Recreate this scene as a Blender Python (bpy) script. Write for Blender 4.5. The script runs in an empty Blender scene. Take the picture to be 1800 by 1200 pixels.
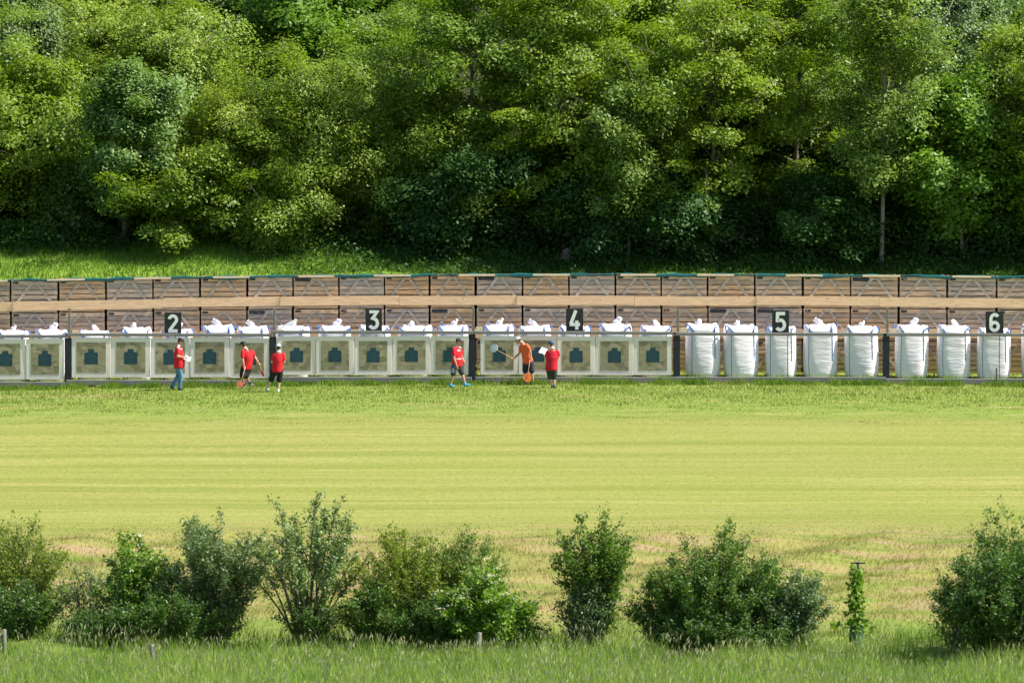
import bpy, bmesh, math, random
import numpy as np
from mathutils import Vector, Matrix
R_ = math.radians
C = bpy.context.scene.collection
scene = bpy.context.scene

# ------------------------------------------------------------------ camera numbers
CAMY, CAMZ, PITCH, F = -300.0, 20.0, -0.06183, 15600.0
SX = lambda px, y: (px - 900.0) * (y - CAMY) / F                 # picture column -> metres across at depth y
def ZP(py, y):                                                   # picture row -> height at depth y
    a = PITCH - math.atan((py - 600.0) / F)
    return CAMZ + (y - CAMY) * math.tan(a)
def YG(py, z=0.0):                                               # picture row -> depth where it meets height z
    a = PITCH - math.atan((py - 600.0) / F)
    return CAMY + (z - CAMZ) / math.tan(a)

# ------------------------------------------------------------------ terrain
_ty = [-700, -330, -300, -270, -240, -210, -185, -60, -3, 0, 4.2, 6, 11, 14, 18, 45, 120, 400]
_tz = [20, 18.6, 18.2, 14, 8, 2.5, 0, 0, 0, .03, .27, .55, 3.1, 3.85, 4.6, 14.5, 40, 110]
def zt(x, y):
    x = np.asarray(x, float); y = np.asarray(y, float)
    z = np.interp(y, _ty, _tz)
    z = z - np.where(x < 3, .0005, .0004) * (np.clip(x, -40, 40) - 3) ** 2 * np.clip((y + 40) / 30, 0, 1)
    rough = np.clip((-58 - y) / 6, 0, 1) * np.clip((y + 180) / 20, 0, 1)
    z = z + rough * (0.10 * np.sin(x * .9 + y * .35) * np.sin(y * .8) + .06 * np.sin(x * 2.1 - y * .6))
    hill = np.clip((y - 7) / 6, 0, 1)
    z = z + hill * (0.18 * np.sin(x * .5 + 1.0) * np.cos(y * .35) + .08 * np.sin(x * 1.3 + y * .7))
    return z
def zg(x, y): return float(zt(x, y))

# ------------------------------------------------------------------ node helpers
def new_mat(name):
    m = bpy.data.materials.new(name); m.use_nodes = True
    nt = m.node_tree; nt.nodes.clear()
    return m, nt
def nd(nt, typ, **kw):
    n = nt.nodes.new(typ)
    ins = kw.pop('ins', {})
    for k, v in kw.items(): setattr(n, k, v)
    for k, v in ins.items():
        if isinstance(v, bpy.types.NodeSocket): nt.links.new(v, n.inputs[k])
        else: n.inputs[k].default_value = v
    return n
def rgb(c): return (c[0], c[1], c[2], 1.0)
def mix(nt, fac, a, b, blend='MIX'):
    n = nt.nodes.new('ShaderNodeMix'); n.data_type = 'RGBA'; n.blend_type = blend
    for idx, v in ((0, fac), (6, a), (7, b)):
        if isinstance(v, bpy.types.NodeSocket): nt.links.new(v, n.inputs[idx])
        elif idx == 0: n.inputs[idx].default_value = v
        else: n.inputs[idx].default_value = rgb(v)
    return n.outputs[2]
def math_(nt, op, a, b=0.0, c=None):
    n = nt.nodes.new('ShaderNodeMath'); n.operation = op
    for i, v in enumerate((a, b, c)):
        if v is None: continue
        if isinstance(v, bpy.types.NodeSocket): nt.links.new(v, n.inputs[i])
        else: n.inputs[i].default_value = v
    return n.outputs[0]
def maprange(nt, v, a, b, c=0.0, d=1.0):
    n = nt.nodes.new('ShaderNodeMapRange')
    nt.links.new(v, n.inputs[0])
    for i, q in enumerate((a, b, c, d)): n.inputs[i + 1].default_value = q
    return n.outputs[0]
def noise(nt, vec, scale, detail=3.0, rough=.55, scl=(1, 1, 1)):
    mp = nd(nt, 'ShaderNodeMapping', ins={'Vector': vec, 'Scale': scl})
    return nd(nt, 'ShaderNodeTexNoise', ins={'Vector': mp.outputs[0], 'Scale': scale, 'Detail': detail, 'Roughness': rough}).outputs[0]
def finish(nt, color, rough=.7, bump=None, bstr=.3, bdist=.01, spec=.3, coat=0.0, coat_rough=.15, normal_from=None):
    p = nd(nt, 'ShaderNodeBsdfPrincipled')
    if isinstance(color, bpy.types.NodeSocket): nt.links.new(color, p.inputs['Base Color'])
    else: p.inputs['Base Color'].default_value = rgb(color)
    if isinstance(rough, bpy.types.NodeSocket): nt.links.new(rough, p.inputs['Roughness'])
    else: p.inputs['Roughness'].default_value = rough
    p.inputs['Specular IOR Level'].default_value = spec
    if coat: p.inputs['Coat Weight'].default_value = coat; p.inputs['Coat Roughness'].default_value = coat_rough
    if bump is not None:
        b = nd(nt, 'ShaderNodeBump', ins={'Height': bump, 'Strength': bstr, 'Distance': bdist})
        nt.links.new(b.outputs[0], p.inputs['Normal'])
        if coat: nt.links.new(b.outputs[0], p.inputs['Coat Normal'])
    o = nd(nt, 'ShaderNodeOutputMaterial'); nt.links.new(p.outputs[0], o.inputs[0])
def plain(name, c, rough=.6, var=.12, scale=14.0, spec=.3, bump=.15):
    m, nt = new_mat(name)
    tc = nd(nt, 'ShaderNodeTexCoord').outputs['Object']
    n = noise(nt, tc, scale, 4)
    col = mix(nt, maprange(nt, n, .3, .7), [v * (1 - var) for v in c], [min(1, v * (1 + var)) for v in c])
    finish(nt, col, rough, n, bump, .01, spec)
    return m

# ------------------------------------------------------------------ materials
def wood_mat(name, warm, grey, fixed=None, var=.45):
    m, nt = new_mat(name)
    tc = nd(nt, 'ShaderNodeTexCoord').outputs['Object']
    isl = nd(nt, 'ShaderNodeNewGeometry').outputs['Random Per Island']
    if fixed is None: tone = nd(nt, 'ShaderNodeAttribute', attribute_type='OBJECT', attribute_name='tone').outputs['Fac']
    else:
        v = nd(nt, 'ShaderNodeValue'); v.outputs[0].default_value = fixed; tone = v.outputs[0]
    off = nd(nt, 'ShaderNodeVectorMath', operation='ADD', ins={0: tc})
    cmb = nd(nt, 'ShaderNodeCombineXYZ', ins={0: math_(nt, 'MULTIPLY', isl, 37.0), 1: math_(nt, 'MULTIPLY', tone, 91.0), 2: math_(nt, 'MULTIPLY', isl, 11.0)})
    nt.links.new(cmb.outputs[0], off.inputs[1])
    v = off.outputs[0]
    t = math_(nt, 'ADD', tone, maprange(nt, isl, 0, 1, -.22, .22))
    t = math_(nt, 'ADD', t, maprange(nt, noise(nt, v, 1.1, 3, .6, (1, 1, 1.6)), .3, .7, -.25, .25))
    nd_c = nt.nodes.new('ShaderNodeClamp'); nt.links.new(t, nd_c.inputs[0])
    col = mix(nt, nd_c.outputs[0], grey, warm)
    grain = noise(nt, v, 9.0, 5, .65, (.35, 1, 4.0))
    col = mix(nt, maprange(nt, grain, .34, .62), [.42, .38, .36], [1.15, 1.12, 1.1], 'MIX') if False else mix(nt, 1.0, col, mix(nt, maprange(nt, grain, .32, .64), [1 - var] * 3, [1.2] * 3), 'MULTIPLY')
    lum = mix(nt, isl, [.72] * 3, [1.18] * 3)
    col = mix(nt, 1.0, col, lum, 'MULTIPLY')
    kn = nd(nt, 'ShaderNodeTexVoronoi', ins={'Vector': v, 'Scale': 3.2}).outputs['Distance']
    col = mix(nt, maprange(nt, kn, .05, .09, .75, 0), col, [.06, .04, .03])
    finish(nt, col, .8, grain, .4, .006, .15)
    return m
M = {}
M['crate'] = wood_mat('weathered_crate_wood', (.67, .42, .235), (.51, .43, .37))
M['brace'] = wood_mat('brace_wood', (.56, .41, .29), (.52, .46, .41))
M['plank'] = wood_mat('fresh_plank_wood', (.80, .545, .315), (.73, .50, .30), .7, .18)
M['batten'] = wood_mat('batten_wood', (.82, .64, .43), (.72, .55, .38), .7, .15)
M['rail'] = wood_mat('grey_rail_wood', (.215, .195, .18), (.20, .197, .195), .25, .3)
M['post_grey'] = wood_mat('old_post_wood', (.22, .19, .16), (.20, .185, .175), .3, .35)
M['dark_post'] = plain('tarred_post', (.022, .024, .034), .6, .4, 7, .35)
M['sign_black'] = plain('sign_black_paint', (.02, .021, .025), .45, .3, 8, .4, .05)
M['sign_white'] = plain('sign_white_paint', (.88, .88, .87), .5, .03, 20, .3, .05)
M['brown_block'] = plain('support_block_wood', (.42, .23, .11), .8, .35)
M['guard_green'] = plain('guard_mesh_green', (.045, .11, .065), .7, .4, 30)
M['bark'] = plain('tree_bark', (.16, .135, .11), .9, .45, 6, .1, .6)
M['bark_pale'] = plain('pale_bark', (.30, .265, .225), .85, .35, 6, .1, .6)
M['stump'] = plain('stump_wood', (.26, .19, .17), .9, .5, 5, .1, .5)

def bag_mat():
    m, nt = new_mat('woven_bag_fabric')
    tc = nd(nt, 'ShaderNodeTexCoord').outputs['Object']
    rnd = nd(nt, 'ShaderNodeObjectInfo').outputs['Random']
    ad = nd(nt, 'ShaderNodeVectorMath', operation='ADD', ins={0: tc})
    nt.links.new(math_(nt, 'MULTIPLY', rnd, 40), ad.inputs[1])
    wr = noise(nt, ad.outputs[0], 3.0, 5, .6, (.7, .7, 4.0))
    dirt = noise(nt, ad.outputs[0], 2.2, 4)
    col = mix(nt, maprange(nt, dirt, .5, .8, 0, .35), [.87, .82, .87], [.64, .59, .55])
    finish(nt, col, .55, wr, .55, .05, .3)
    return m
M['bag'] = bag_mat()
M['strap'] = plain('blue_webbing', (.05, .17, .50), .6, .25)
def tarp_mat():
    m, nt = new_mat('green_tarp')
    tc = nd(nt, 'ShaderNodeTexCoord').outputs['Object']
    n = noise(nt, tc, 2.2, 5, .6, (1, 1, 2))
    col = mix(nt, maprange(nt, n, .3, .7), [.004, .055, .055], [.012, .12, .115])
    finish(nt, col, .3, n, .6, .06, .5)
    return m
M['tarp'] = tarp_mat()
def panel_mat():
    m, nt = new_mat('target_panel_film')
    tc = nd(nt, 'ShaderNodeTexCoord').outputs['Object']
    w = noise(nt, tc, 3.0, 3, .5, (1, 1, .6))
    d = noise(nt, tc, 1.6, 4)
    col = mix(nt, maprange(nt, d, .35, .7), [.80, .715, .64], [.88, .79, .71])
    finish(nt, col, .55, w, .3, .03, .3, .25, .25)
    return m
M['panel'] = panel_mat()
def paper_mat():
    m, nt = new_mat('camouflage_paper')
    tc = nd(nt, 'ShaderNodeTexCoord').outputs['Object']
    tone = nd(nt, 'ShaderNodeAttribute', attribute_type='OBJECT', attribute_name='tone').outputs['Fac']
    ad = nd(nt, 'ShaderNodeVectorMath', operation='ADD', ins={0: tc})
    cb = nd(nt, 'ShaderNodeCombineXYZ', ins={0: math_(nt, 'MULTIPLY', tone, .15), 1: 0.0, 2: 0.0}); nt.links.new(cb.outputs[0], ad.inputs[1])
    mp = nd(nt, 'ShaderNodeMapping', ins={'Vector': ad.outputs[0], 'Scale': (1, 0, 1.15), 'Rotation': (0, .5, 0)})
    vo = nd(nt, 'ShaderNodeTexVoronoi', distance='CHEBYCHEV', ins={'Vector': mp.outputs[0], 'Scale': 5.0, 'Randomness': .9})
    sp = nd(nt, 'ShaderNodeSeparateColor', ins={0: vo.outputs['Color']})
    k1 = math_(nt, 'GREATER_THAN', sp.outputs[0], .68)
    k2 = math_(nt, 'GREATER_THAN', sp.outputs[1], .72)
    col = mix(nt, k1, [.335, .285, .175], [.235, .205, .12])
    col = mix(nt, math_(nt, 'MULTIPLY', k2, .8), col, [.40, .345, .23])
    w = noise(nt, ad.outputs[0], 5.0, 4, .6, (.5, 1, 1.6))
    fold = maprange(nt, noise(nt, ad.outputs[0], 4.0, 5, .7, (.5, 1, 3.0)), .62, .72, 0, .6)  # pale wrinkle highlights, painted into the paper colour
    col = mix(nt, fold, col, [.55, .52, .40])
    finish(nt, col, .5, w, .35, .03, .35, .3, .2)
    return m
M['paper'] = paper_mat()
M['target'] = plain('target_dark_teal', (.018, .062, .085), .5, .15, 12, .3, .1)
M['ring'] = plain('target_ring_ink', (.085, .15, .165), .6, .1)

def leaf_mat(name, c1, c2, transl=.4, seed_hue=.22, gloss=.03):
    m, nt = new_mat(name)
    geo = nd(nt, 'ShaderNodeNewGeometry')
    isl = geo.outputs['Random Per Island']
    rnd = nd(nt, 'ShaderNodeObjectInfo').outputs['Random']
    pn = noise(nt, geo.outputs['Position'], .55, 3)
    f = math_(nt, 'ADD', math_(nt, 'MULTIPLY', isl, .6), maprange(nt, pn, .3, .7, 0, .4))
    col = mix(nt, f, c1, c2)
    tint = mix(nt, rnd, [1 - .5 * seed_hue, 1 - .3 * seed_hue, 1.0], [1 + .7 * seed_hue, 1 + .3 * seed_hue, .85])
    col = mix(nt, 1.0, col, tint, 'MULTIPLY')
    dif = nd(nt, 'ShaderNodeBsdfDiffuse', ins={'Color': col})
    tcol = mix(nt, 1.0, col, [1.35, 1.5, .5], 'MULTIPLY')
    tr = nd(nt, 'ShaderNodeBsdfTranslucent', ins={'Color': tcol})
    mx = nd(nt, 'ShaderNodeMixShader', ins={0: transl, 1: dif.outputs[0], 2: tr.outputs[0]})
    gl = nd(nt, 'ShaderNodeBsdfGlossy', ins={'Color': (.8, .85, .9, 1), 'Roughness': .52})
    mx2 = nd(nt, 'ShaderNodeMixShader', ins={0: gloss, 1: mx.outputs[0], 2: gl.outputs[0]})
    o = nd(nt, 'ShaderNodeOutputMaterial'); nt.links.new(mx2.outputs[0], o.inputs[0])
    return m
M['l_beech'] = leaf_mat('beech_leaves', (.095, .175, .008), (.235, .335, .02))
M['l_dark'] = leaf_mat('dark_leaves', (.045, .105, .012), (.115, .205, .022))
M['l_shade'] = leaf_mat('shade_darkened_leaves', (.028, .078, .014), (.07, .15, .026), .3, .12, .02)  # leaf colour darkened to stand in for shade under the crowns
M['l_ash'] = leaf_mat('ash_leaves', (.095, .18, .028), (.20, .295, .052), .3)
M['l_fine'] = leaf_mat('shrub_leaves', (.16, .245, .02), (.265, .36, .042), .35, .15)
M['l_maple'] = leaf_mat('maple_leaves', (.10, .21, .015), (.215, .345, .034))
M['l_silver'] = leaf_mat('silvery_leaves', (.12, .195, .055), (.21, .295, .11), .25, .1, .05)
M['b_green'] = leaf_mat('hedge_leaves', (.06, .135, .014), (.14, .235, .03), .3, .12)
M['b_grey'] = leaf_mat('grey_green_leaves', (.085, .15, .05), (.16, .235, .085), .3, .1, .05)
M['b_yellow'] = leaf_mat('yellow_green_leaves', (.125, .185, .014), (.225, .285, .03), .35, .12)
M['b_bright'] = leaf_mat('bright_elder_leaves', (.10, .205, .014), (.205, .33, .032), .35, .1)
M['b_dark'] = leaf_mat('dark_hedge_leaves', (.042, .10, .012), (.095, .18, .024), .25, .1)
M['blossom'] = plain('cream_blossom', (.72, .70, .50), .7, .1)

def grass_group():
    """colour of the turf at a spot: worn green by the targets, mown hay-yellow field, rough brown bank, lush strip"""
    g = bpy.data.node_groups.new('turf_colour', 'ShaderNodeTree')
    g.interface.new_socket('Color', in_out='OUTPUT', socket_type='NodeSocketColor')
    out = g.nodes.new('NodeGroupOutput')
    nt = g
    pos = nd(nt, 'ShaderNodeNewGeometry').outputs['Position']
    sp = nd(nt, 'ShaderNodeSeparateXYZ', ins={0: pos})
    y = sp.outputs[1]; x = sp.outputs[0]
    wob = maprange(nt, noise(nt, pos, .25, 3), .25, .75, -2.6, 2.6)
    wobf = maprange(nt, noise(nt, pos, .9, 3), .25, .75, -1.0, 1.0)
    yy = math_(nt, 'ADD', math_(nt, 'ADD', y, wob), wobf)
    # mown field: long mowing streaks running across
    wv = nd(nt, 'ShaderNodeVectorMath', operation='ADD', ins={0: pos}); cw = nd(nt, 'ShaderNodeCombineXYZ', ins={1: maprange(nt, noise(nt, pos, .12, 3), .2, .8, -.7, .7)}); nt.links.new(cw.outputs[0], wv.inputs[1]); pw_ = wv.outputs[0]
    s1 = noise(nt, pw_, .45, 4, .6, (.045, 1.0, 1))
    s2 = noise(nt, pw_, 1.4, 5, .7, (.03, 1.0, 1))
    s3 = noise(nt, pos, 4.0, 5, .75, (.8, .35, 1))
    big = noise(nt, pos, .09, 2)
    field = mix(nt, maprange(nt, s1, .37, .61), [.205, .213, .052], [.31, .29, .094])
    field = mix(nt, maprange(nt, s2, .48, .66, 0, .75), field, [.155, .19, .032])
    field = mix(nt, maprange(nt, big, .35, .65, 0, .35), field, [.205, .24, .04])
    hay = maprange(nt, noise(nt, pos, .33, 5, .75, (.22, 2.4, 1)), .63, .72, 0, .7)
    field = mix(nt, hay, field, [.50, .48, .33])
    field = mix(nt, maprange(nt, s3, .35, .68, 0, .42), field, [.155, .18, .042])
    s4 = noise(nt, pos, 9.0, 4, .8, (1.0, .22, 1))
    field = mix(nt, maprange(nt, s4, .3, .7, .0, .9), mix(nt, 1.0, field, [1.16] * 3, 'MULTIPLY'), mix(nt, 1.0, field, [.74, .78, .68], 'MULTIPLY'))
    weed = maprange(nt, noise(nt, pos, .7, 4, .7, (.5, .9, 1)), .64, .72, 0, .5)
    field = mix(nt, weed, field, [.13, .19, .035])
    # worn green strip before the targets
    green = mix(nt, maprange(nt, s3, .3, .65), [.125, .185, .032], [.215, .265, .055])
    green = mix(nt, maprange(nt, noise(nt, pos, .55, 4, .6, (.35, 1.1, 1)), .56, .68, 0, .65), green, [.34, .29, .12])
    # rough bank: brown cut patches and green tufts
    r1 = noise(nt, pos, .42, 4, .62, (.5, 1.1, 1)); r2 = noise(nt, pos, .8, 4, .65, (.4, .9, 1))
    bank = mix(nt, maprange(nt, r1, .36, .60), [.15, .185, .038], [.275, .245, .078])
    bank = mix(nt, maprange(nt, r2, .49, .63, 0, .75), bank, [.31, .215, .125])
    bank = mix(nt, maprange(nt, noise(nt, pos, .5, 3, .6, (.3, 1.3, 1)), .56, .66, 0, .8), bank, [.15, .20, .03])
    lush = mix(nt, maprange(nt, noise(nt, pos, .7, 4), .3, .7), [.10, .165, .025], [.19, .245, .05])
    slope = mix(nt, maprange(nt, noise(nt, pos, .9, 4), .3, .7), [.10, .19, .022], [.20, .30, .04])
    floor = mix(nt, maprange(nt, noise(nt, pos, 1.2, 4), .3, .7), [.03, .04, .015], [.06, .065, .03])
    col = mix(nt, maprange(nt, yy, -18.0, -13.5), field, green)
    col = mix(nt, maprange(nt, yy, -55.5, -63.5), col, bank)
    col = mix(nt, maprange(nt, yy, -83, -91), col, lush)
    col = mix(nt, maprange(nt, y, 4.5, 6.5), col, slope)
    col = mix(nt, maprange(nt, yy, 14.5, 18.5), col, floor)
    nt.links.new(col, out.inputs[0])
    return g
TURF = grass_group()
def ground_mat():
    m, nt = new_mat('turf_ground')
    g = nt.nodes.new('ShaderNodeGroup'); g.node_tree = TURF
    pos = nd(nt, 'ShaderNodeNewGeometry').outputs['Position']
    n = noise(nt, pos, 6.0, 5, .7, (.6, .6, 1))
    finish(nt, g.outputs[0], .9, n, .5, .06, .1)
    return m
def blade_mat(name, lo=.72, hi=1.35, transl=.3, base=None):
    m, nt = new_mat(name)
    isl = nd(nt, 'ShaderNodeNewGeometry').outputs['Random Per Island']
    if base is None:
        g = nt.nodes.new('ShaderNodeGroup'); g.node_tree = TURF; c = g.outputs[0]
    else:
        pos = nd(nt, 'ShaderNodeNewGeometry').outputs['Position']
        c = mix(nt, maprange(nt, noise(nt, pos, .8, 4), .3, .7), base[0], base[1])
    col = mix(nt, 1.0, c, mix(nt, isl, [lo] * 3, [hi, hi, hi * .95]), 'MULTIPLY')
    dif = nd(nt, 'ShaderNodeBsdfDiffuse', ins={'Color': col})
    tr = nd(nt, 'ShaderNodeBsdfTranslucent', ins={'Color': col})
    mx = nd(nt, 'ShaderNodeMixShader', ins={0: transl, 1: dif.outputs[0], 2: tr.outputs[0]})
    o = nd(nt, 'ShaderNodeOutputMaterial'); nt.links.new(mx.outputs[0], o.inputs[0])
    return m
M['ground'] = ground_mat()
M['blade'] = blade_mat('turf_blades', .9, 1.4, .45)
M['tall'] = blade_mat('tall_grass_blades', .6, 1.4, .42, ([.175, .30, .042], [.35, .435, .12]))
M['seed'] = blade_mat('grass_seed_heads', .7, 1.3, .3, ([.36, .36, .19], [.48, .45, .27]))
M['slopeblade'] = blade_mat('bank_grass_blades', .65, 1.35, .35, ([.095, .18, .022], [.19, .29, .04]))

# ------------------------------------------------------------------ object helpers
def tag(o, label=None, cat=None, group=None, kind=None):
    if label: o['label'] = label
    if cat: o['category'] = cat
    if group: o['group'] = group
    if kind: o['kind'] = kind
    return o
def empty(name, loc, rz=0.0):
    o = bpy.data.objects.new(name, None); C.objects.link(o)
    o.location = loc; o.rotation_euler = (0, 0, rz); o.empty_display_size = .2
    return o
def link(name, me, parent=None, loc=(0, 0, 0)):
    o = bpy.data.objects.new(name, me); C.objects.link(o)
    if parent is not None: o.parent = parent
    o.location = loc
    return o
def copy_tree(o, parent=None):
    c = o.copy(); C.objects.link(c); c.parent = parent
    for ch in list(o.children): copy_tree(ch, c)
    return c
def mesh_np(name, V, F, mats, smooth=False, midx=None):
    """V (n,3); F list of arrays (k,m) of faces with m corners each"""
    me = bpy.data.meshes.new(name)
    V = np.asarray(V, np.float32)
    me.vertices.add(len(V)); me.vertices.foreach_set('co', V.ravel())
    if not isinstance(F, list): F = [F]
    F = [np.asarray(f, np.int32) for f in F if len(f)]
    loops = np.concatenate([f.ravel() for f in F])
    tot = np.concatenate([np.full(len(f), f.shape[1], np.int32) for f in F])
    start = np.concatenate([[0], np.cumsum(tot)[:-1]]).astype(np.int32)
    me.loops.add(len(loops)); me.loops.foreach_set('vertex_index', loops)
    me.polygons.add(len(tot)); me.polygons.foreach_set('loop_start', start); me.polygons.foreach_set('loop_total', tot)
    if midx is not None: me.polygons.foreach_set('material_index', np.asarray(midx, np.int32))
    if smooth: me.polygons.foreach_set('use_smooth', np.ones(len(tot), bool))
    for m in (mats if isinstance(mats, list) else [mats]): me.materials.append(m)
    me.update(calc_edges=True); me.validate()
    return me
class MB:
    def __init__(s): s.v = []; s.f = []
    def add(s, vs, fs):
        n = len(s.v); s.v += [tuple(v) for v in vs]; s.f += [tuple(i + n for i in f) for f in fs]
    def box(s, c, d, rot=None, jit=0.0, rng=None):
        hx, hy, hz = d[0] / 2, d[1] / 2, d[2] / 2
        vs = [Vector((sx * hx, sy * hy, sz * hz)) for sx in (-1, 1) for sy in (-1, 1) for sz in (-1, 1)]
        if rot is not None: vs = [rot @ v for v in vs]
        vs = [v + Vector(c) for v in vs]
        if jit: vs = [v + Vector(rng.uniform(-jit, jit, 3)) for v in vs]
        s.add(vs, [(0, 1, 3, 2), (4, 6, 7, 5), (0, 4, 5, 1), (2, 3, 7, 6), (0, 2, 6, 4), (1, 5, 7, 3)])
    def bar(s, a, b, w, h, up=(0, 0, 1)):
        a = Vector(a); b = Vector(b); d = (b - a); L = d.length; d.normalize()
        u = Vector(up); side = d.cross(u).normalized(); u = side.cross(d).normalized()
        rot = Matrix((d, side, u)).transposed()
        s.box((a + b) / 2, (L, w, h), rot)
    def tube(s, pts, rad, n=8, cap=True):
        pts = [Vector(p) for p in pts]
        if not hasattr(rad, '__len__'): rad = [rad] * len(pts)
        rings = []; prev = None
        for i, p in enumerate(pts):
            t = (pts[min(i + 1, len(pts) - 1)] - pts[max(i - 1, 0)]).normalized()
            if prev is None: a = t.orthogonal().normalized()
            else: a = (prev - t * prev.dot(t)); a = a.normalized() if a.length > 1e-6 else t.orthogonal().normalized()
            prev = a; b = t.cross(a)
            rings.append([p + (a * math.cos(2 * math.pi * k / n) + b * math.sin(2 * math.pi * k / n)) * rad[i] for k in range(n)])
        s.loft(rings, cap)
    def loft(s, rings, cap=True):
        n = len(rings[0]); vs = [v for r in rings for v in r]; fs = []
        for i in range(len(rings) - 1):
            for k in range(n):
                a = i * n + k; b = i * n + (k + 1) % n
                fs.append((a, b, b + n, a + n))
        if cap:
            vs.append(sum((Vector(v) for v in rings[0]), Vector()) / n); vs.append(sum((Vector(v) for v in rings[-1]), Vector()) / n)
            c0 = len(vs) - 2; c1 = c0 + 1; o = (len(rings) - 1) * n
            for k in range(n):
                fs.append((c0, (k + 1) % n, k)); fs.append((c1, o + k, o + (k + 1) % n))
        s.add(vs, fs)
    def ball(s, c, r, nu=12, nv=8, rot=None):
        if not hasattr(r, '__len__'): r = (r, r, r)
        rings = []
        for j in range(nv + 1):
            th = math.pi * (j + .02 * (j == 0) - .02 * (j == nv)) / nv
            ring = []
            for k in range(nu):
                ph = 2 * math.pi * k / nu
                v = Vector((r[0] * math.sin(th) * math.cos(ph), r[1] * math.sin(th) * math.sin(ph), -r[2] * math.cos(th)))
                if rot is not None: v = rot @ v
                ring.append(v + Vector(c))
            rings.append(ring)
        s.loft(rings, True)
    def mesh(s, name, mat, smooth=False):
        me = bpy.data.meshes.new(name); me.from_pydata([tuple(v) for v in s.v], [], s.f)
        if mat is not None: me.materials.append(mat)
        if smooth: me.polygons.foreach_set('use_smooth', [True] * len(me.polygons))
        me.update(); return me
    def build(s, name, mat, parent=None, loc=(0, 0, 0), smooth=False, bevel=0.0):
        me = s.mesh(name, mat, smooth)
        if bevel:
            bm = bmesh.new(); bm.from_mesh(me)
            es = [e for e in bm.edges if len(e.link_faces) == 2 and e.calc_face_angle(0) > .6]
            bmesh.ops.bevel(bm, geom=es, offset=bevel, segments=1, affect='EDGES', clamp_overlap=True)
            bm.to_mesh(me); bm.free()
        return link(name, me, parent, loc)

# ------------------------------------------------------------------ ground
def ground():
    xs = np.concatenate([[-400, -250, -150, -90, -60, -40], np.linspace(-26, 26, 131), [40, 60, 90, 150, 250, 400]])
    ys = np.concatenate([np.linspace(-700, -220, 25), np.linspace(-215, -105, 23), np.linspace(-103, 0, 130), np.linspace(.5, 46, 92), np.linspace(50, 400, 15)])
    X, Y = np.meshgrid(xs, ys); Z = zt(X, Y)
    V = np.stack([X, Y, Z], -1).reshape(-1, 3)
    nx = len(xs); i, j = np.meshgrid(np.arange(len(ys) - 1), np.arange(nx - 1), indexing='ij')
    a = (i * nx + j).ravel()
    F = np.stack([a, a + 1, a + 1 + nx, a + nx], -1)
    o = link('ground', mesh_np('ground', V, F, M['ground'], True))
    tag(o, 'mown meadow floor of the range with the wooded slope behind', 'ground', kind='structure')
ground()

# ------------------------------------------------------------------ grass blades
def blades(P, H, W, rng, lean=.35, seg=2):
    n = len(P); az = rng.uniform(0, 2 * np.pi, n)
    side = np.stack([np.cos(az), np.sin(az), np.zeros(n)], -1) * (W / 2)[:, None]
    la = rng.uniform(0, 2 * np.pi, n); lm = (H * lean * rng.uniform(.2, 1.3, n))
    ld = np.stack([np.cos(la) * lm, np.sin(la) * lm, np.zeros(n)], -1)
    up = np.zeros((n, 3)); up[:, 2] = H
    if seg == 1:
        V = np.stack([P - side, P + side, P + up + ld], 1).reshape(-1, 3)
        return V, [np.arange(n * 3).reshape(-1, 3)]
    mid = P + up * .55 + ld * .3
    V = np.stack([P - side, P + side, mid - side * .75, mid + side * .75, P + up * .97 + ld], 1).reshape(-1, 3)
    b = np.arange(n) * 5
    return V, [np.stack([b, b + 1, b + 3, b + 2], -1), np.stack([b + 2, b + 3, b + 4], -1)]
def scatter(n, y0, y1, rng, mar=1.5):
    y = rng.uniform(y0, y1, n); hw = 900 * (y - CAMY) / F + mar
    x = rng.uniform(-1, 1, n) * hw
    return x, y
rng = np.random.default_rng(7)
# mown field stubble
x, y = scatter(30000, -62, -14, rng)
V, Fs = blades(np.stack([x, y, zt(x, y) - .01], -1), rng.uniform(.02, .045, len(x)), rng.uniform(.012, .022, len(x)), rng, .9, 1)
tag(link('mown_grass', mesh_np('mown_grass', V, Fs, M['blade'])), 'short yellow green mown grass of the open field', 'grass', kind='stuff')
# longer grass in front of and beneath the racks
x, y = scatter(90000, -19, 3.2, rng)
d = np.clip((y + 19) / 16, .25, 1)
tuft = .6 + .8 * np.clip(np.sin(x * 1.7 + np.sin(y * 2) * 2) * np.sin(x * .63 + y), 0, 1)
V, Fs = blades(np.stack([x, y, zt(x, y) - .01], -1), rng.uniform(.06, .17, len(x)) * d * tuft, rng.uniform(.018, .035, len(x)), rng, .6, 1)
g1 = tag(link('range_grass', mesh_np('range_grass', V, Fs, M['blade'])), 'green uncut grass along the foot of the target racks', 'grass', kind='stuff')
x = rng.uniform(-19, 19, 34000); y = rng.uniform(-1.1, .9, 34000)
keep = (np.sin(x * 2.3) + np.sin(x * 5.1 + 1) + rng.normal(0, .8, len(x))) > -.4
x = x[keep]; y = y[keep]
V, Fs = blades(np.stack([x, y, zt(x, y) - .01], -1), rng.uniform(.08, .25, len(x)) * (1 + .35 * np.sin(x * 3.3) * np.sin(x * 1.1)), rng.uniform(.015, .03, len(x)), rng, .5, 2)
tag(link('rail_grass', mesh_np('rail_grass', V, Fs, M['slopeblade'])), 'taller lush grass growing under the lower rails', 'grass', kind='stuff')
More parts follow.
